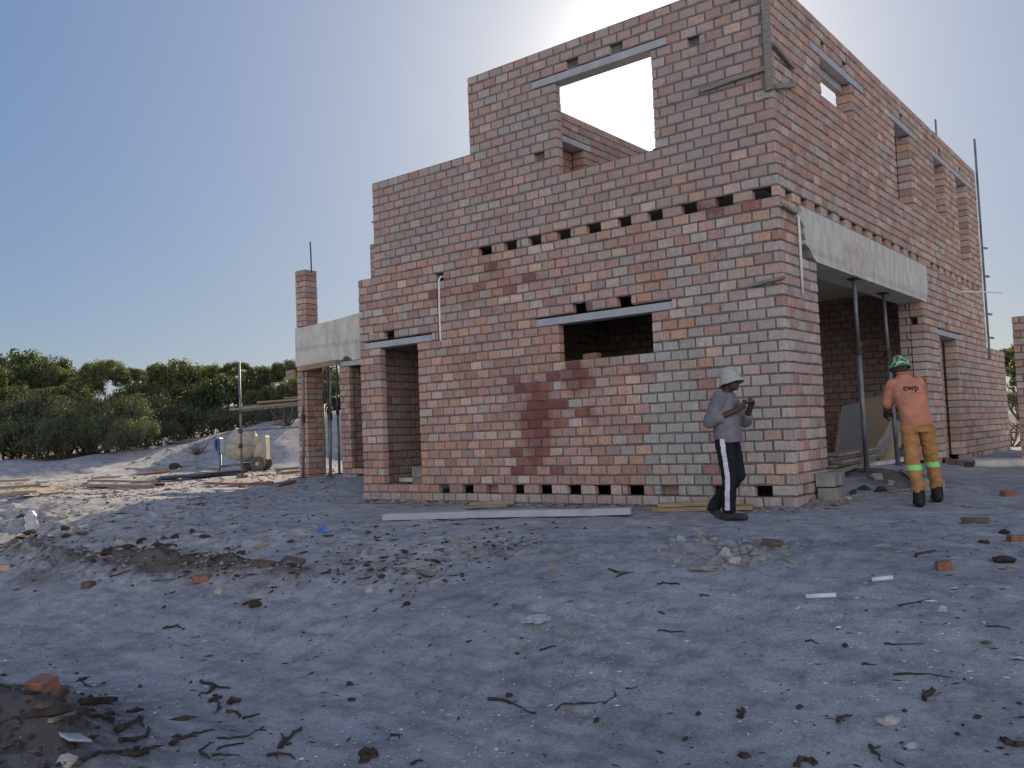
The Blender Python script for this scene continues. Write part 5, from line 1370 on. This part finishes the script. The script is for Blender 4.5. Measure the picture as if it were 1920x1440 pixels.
loft(bm, [(V(0, 0, .79), .13, .11, 0), (V(0, 0, .86), .166, .122, 0), (V(0, 0, .95), .158, .116, 0)])
chain(bm, [hipR + V(0, 0, -.03), kneR, ankR + V(0, 0, .03)], [.105, .082, .074]); chain(bm, [hipL + V(0, 0, -.03), kneL, ankL + V(0, -.01, .03)], [.105, .080, .070])
trA = grow('trousers', bm, cloth('black tracksuit cloth', (.022, .022, .028)), manA, .0065, 7, .009, 9, 5)
def on_stripe(c, n_):
    if c.z > .93 or c.z < .115 or n_.x < .45: return False
    yc = pw(c.z, [(.09, ankR.y), (.47, kneR.y), (.86, .0), (.95, .0)])
    return abs(c.y - yc) < .024
lift_faces(trA, 'stripe', cloth('white stripe tape', (.68, .69, .74)), trA, on_stripe)
SHOE = mat('scuffed dark shoe', (.05, .05, .06), (.025, .025, .03), .7, 20, bumps=.2)
bm = bmesh.new(); capsule(bm, ankR + V(0, -.04, -.045), ankR + V(.01, .165, -.052), .047, .038); capsule(bm, ankR + V(0, -.015, .0), ankR + V(0, -.02, -.03), .048, .05)
grow('shoe', bm, SHOE, manA, .009, 3)
bm = bmesh.new(); capsule(bm, ankL + V(0, -.045, -.005), ankL + V(0, .095, -.12), .046, .037); capsule(bm, ankL + V(0, -.01, .01), ankL + V(0, .0, -.03), .047, .048)
shL_ = grow('shoe', bm, SHOE, manA, .009, 3)
lift_faces(shL_, 'shoe_sole', cloth('pale shoe rubber', (.36, .37, .40)), shL_, lambda c, n_: (n_ @ V(0, -.62, -.78) if False else n_.dot(V(0, -.66, -.75))) > .62, .004)
HAT = cloth('cream cotton hat', (.43, .43, .39), (.31, .31, .285), scale=26)
def lathe_open(bm, prof, seg, Mx): lathe(bm, prof, seg, Mx)
RH_A = Matrix.Rotation(-.30, 3, 'Z') @ Matrix.Rotation(.30, 3, 'X')
bm = bmesh.new()
lathe(bm, [(.002, .118), (.060, .114), (.090, .092), (.101, .040), (.108, .0), (.112, -.010), (.130, -.048), (.141, -.072), (.138, -.076), (.126, -.054), (.106, -.016), (.098, .0), (.002, .060)], 30, Matrix.Translation(hc + V(0, -.005, .035)) @ RH_A.to_4x4())
for v in bm.verts: v.co += V(0, 0, 1) * .010 * noise.noise(V(v.co.x * 11, v.co.y * 11, 4)) * min(1, max(0, (V(v.co.x, v.co.y, 0) - V(hc.x, hc.y, 0)).length / .12))
bmesh.ops.recalc_face_normals(bm, faces=bm.faces)
bobj('bucket_hat', bm, HAT, manA, True)

# ---- worker in orange, seen from behind at the garage opening
fB = V(-.42, .91, 0).normalized()
gB = G(1741, 947)
manB = tag(empty('person', (gB.x, gB.y, gB.z), math.atan2(-fB.x, fB.y)), 'person in orange work clothes and green helmet, seen from behind at the garage opening', 'person')
def gl(x, y):     # ground height under a local point
    c_, s_ = math.cos(manB.rotation_euler.z), math.sin(manB.rotation_euler.z)
    return H(gB.x + x * c_ - y * s_, gB.y + x * s_ + y * c_) - gB.z
manB.scale = (.96, .96, .95)
aL, aR = V(-.12, -.14, .09), V(.14, .22, .09)
aL.z += gl(aL.x, aL.y); aR.z += gl(aR.x, aR.y)
hL, hR = V(-.145, .06, .88), V(.045, .09, .89)
kL, kR = V(-.135, .02, .47), V(.10, .20, .49)
pel = V(-.05, .075, .92); shc = V(-.125, .20, 1.42)
sL, sR = V(-.295, .185, 1.39), V(.05, .225, 1.40)
eL, eR = V(-.325, .25, 1.11), V(.09, .44, 1.16)
wL, wR = V(-.315, .46, 1.03), V(-.06, .60, 1.10)
hcB = V(-.165, .275, 1.572)
RB = Matrix.Rotation(.25, 3, 'Z') @ Matrix.Rotation(-.22, 3, 'X')
bm = bmesh.new()
loft(bm, [(V(-.05, .075, .86), .105, .085, 0), (V(-.05, .075, .94), .125, .09, 0), (V(-.07, .10, 1.08), .145, .10, 0), (V(-.10, .15, 1.26), .155, .11, 0), (V(-.12, .19, 1.39), .155, .09, 0), (V(-.13, .205, 1.46), .075, .068, 0), (V(-.135, .21, 1.49), .052, .052, 0)])
capsule(bm, V(-.13, .205, 1.43), hcB + V(0, -.01, -.05), .060, .056)
head(bm, hcB, RB)
chain(bm, [hL, kL, aL], [.07, .052, .042]); chain(bm, [hR, kR, aR], [.07, .052, .042])
for a_ in (aL, aR): capsule(bm, a_ + V(0, -.03, -.045), a_ + V(0, .15, -.055), .036, .028)
for a_, b_, c_ in ((sL, eL, wL), (sR, eR, wR)): chain(bm, [a_, b_, c_], [.058, .045, .032])
hand(bm, wL, V(.25, .85, .1), V(.9, -.2, .1), .9, thumb=1); hand(bm, wR, V(-.3, .8, .1), V(-.9, -.2, .1), .9, thumb=-1)
grow('body', bm, SKIN, manB, .0065, 3)
SHIRT = cloth('sun faded orange knit', (.52, .235, .15), (.43, .19, .125))
bm = bmesh.new()
loft(bm, [(V(-.05, .075, .895), .166, .132, 0), (V(-.052, .075, .94), .168, .135, 0), (V(-.075, .10, 1.08), .165, .130, 0), (V(-.10, .15, 1.26), .178, .135, 0), (V(-.12, .185, 1.37), .172, .112, 0), (V(-.128, .20, 1.445), .120, .085, 0), (V(-.135, .21, 1.49), .068, .066, 0), (V(-.137, .215, 1.515), .066, .066, 0)])
chain(bm, [sL + V(.02, 0, 0), sL.lerp(eL, .78)], [.072, .072]); chain(bm, [sR + V(-.02, 0, 0), sR.lerp(eR, .78)], [.072, .072])
shB = grow('shirt', bm, SHIRT, manB, .009, 5, .009, 9, 9)
bm = bmesh.new(); tube(bm, [V(-.137 + .067 * math.cos(t), .213 + .067 * math.sin(t), 1.512 + .006 * math.sin(t * 2)) for t in [2 * PI * k / 20 for k in range(21)]], .014, 8)
grow('collar', bm, SHIRT, shB, .006, 2)
TROU = cloth('dusty orange work cloth', (.47, .235, .085), (.30, .165, .075), scale=5)
bm = bmesh.new()
loft(bm, [(V(-.05, .075, .82), .135, .11, 0), (V(-.05, .075, .90), .158, .122, 0), (V(-.05, .078, .99), .155, .115, 0)])
chain(bm, [hL + V(0, 0, -.02), kL, aL + V(0, 0, .11)], [.094, .078, .066]); chain(bm, [hR + V(0, 0, -.02), kR, aR + V(0, 0, .11)], [.094, .078, .065])
for a_ in (aL, aR): capsule(bm, a_ + V(0, -.012, .14), a_ + V(0, -.002, .10), .070, .074)
trB = grow('trousers', bm, TROU, manB, .009, 4, .013, 9, 2)
LIMEM = cloth('lime reflective tape', (.28, .75, .22), (.24, .66, .20))
for a_, sg in ((aL, -1), (aR, 1)):
    lift_faces(trB, 'reflective_band', LIMEM, trB, lambda c, n_, a_=a_: .31 < c.z - a_.z + .0 < .37 and abs(c.x - a_.x) < .14 and (c.x - .01) * (a_.x - .01) > 0, .004)
BOOT = mat('black work boot', (.018, .018, .022), (.01, .01, .012), .6, 20, bumps=.2)
for a_ in (aL, aR):
    bm = bmesh.new(); capsule(bm, a_ + V(0, -.045, -.04), a_ + V(0, .16, -.048), .056, .044); capsule(bm, a_ + V(0, -.01, .10), a_ + V(0, -.01, -.02), .064, .066)
    grow('boot', bm, BOOT, manB, .010, 3)
# helmet with pale swirled print
HM = bpy.data.materials.new('green helmet shell'); n, b = nodes(HM)
f = ramp(n, tex_noise(n, 9.5, 1.0, .4), [(.50, 0.0), (.53, 1.0), (.60, 1.0), (.63, 0.0)])
n.links.new(mix(n, (.02, .16, .10), (.45, .55, .30), f), b.inputs['Base Color']); b.inputs['Roughness'].default_value = .4
bm = bmesh.new()
lathe(bm, [(.002, .138), (.056, .131), (.098, .102), (.122, .050), (.129, -.012), (.143, -.026), (.145, -.032), (.124, -.028), (.116, -.01), (.002, .10)], 32, Matrix.Translation(hcB + V(0, -.008, .028)) @ (RB.to_4x4()) @ Matrix.Diagonal((.86, .99, .93, 1)))
bmesh.ops.recalc_face_normals(bm, faces=bm.faces)
hel = bobj('helmet', bm, HM, manB, True)
bm = bmesh.new()
Mh = Matrix.Translation(hcB + V(0, -.008, .028)) @ RB.to_4x4()
bmesh.ops.create_cube(bm, size=1, matrix=Mh @ Matrix.Translation(V(0, .140, -.012)) @ Matrix.Diagonal((.15, .07, .006, 1)))
bmesh.ops.bevel(bm, geom=bm.edges[:], offset=.002, segments=1, affect='EDGES')
bobj('peak', bm, HM, hel)
# lettering printed on the back of the shirt, laid on the cloth
bvh = BVHTree.FromPolygons([v.co[:] for v in shB.data.vertices], [p.vertices[:] for p in shB.data.polygons])
def print_text(body, cx, cz, size, m, name, bold=0.0):
    cu = bpy.data.curves.new('t', 'FONT'); cu.body = body; cu.size = size; cu.align_x = 'CENTER'; cu.offset = bold; cu.resolution_u = 3
    t = bpy.data.objects.new('t', cu); COL.objects.link(t)
    dg = bpy.context.evaluated_depsgraph_get(); dg.update()
    nm = bpy.data.meshes.new_from_object(t.evaluated_get(dg)); bpy.data.objects.remove(t)
    bm = bmesh.new(); bm.from_mesh(nm); bmesh.ops.subdivide_edges(bm, edges=[e for e in bm.edges if e.calc_length() > size * .15], cuts=2, use_grid_fill=False)
    bmesh.ops.triangulate(bm, faces=bm.faces)
    for v in bm.verts:
        x, z = cx + v.co.x, cz + v.co.y
        h_, n_, _, _ = bvh.ray_cast(V(x, -1.0, z), V(0, 1, 0))
        v.co = (h_ + n_ * .004) if h_ else V(x, 0, z)
    bm.to_mesh(nm); bm.free(); nm.materials.clear(); nm.name = name
    return link(name, nm, shB, [m])
INK = mat('dark print', (.035, .03, .035), bumps=0)
print_text('cwp', -.095, 1.305, .098, INK, 'printed_letters', .0025)
bm = bmesh.new(); tube(bm, [bvh.ray_cast(V(-.12 + .022 * k, -1, 1.272), V(0, 1, 0))[0] + V(0, -.003, 0) for k in range(9)], .0022, 4)
bobj('printed_line', bm, cloth('faded print', (.36, .15, .10)), shB)
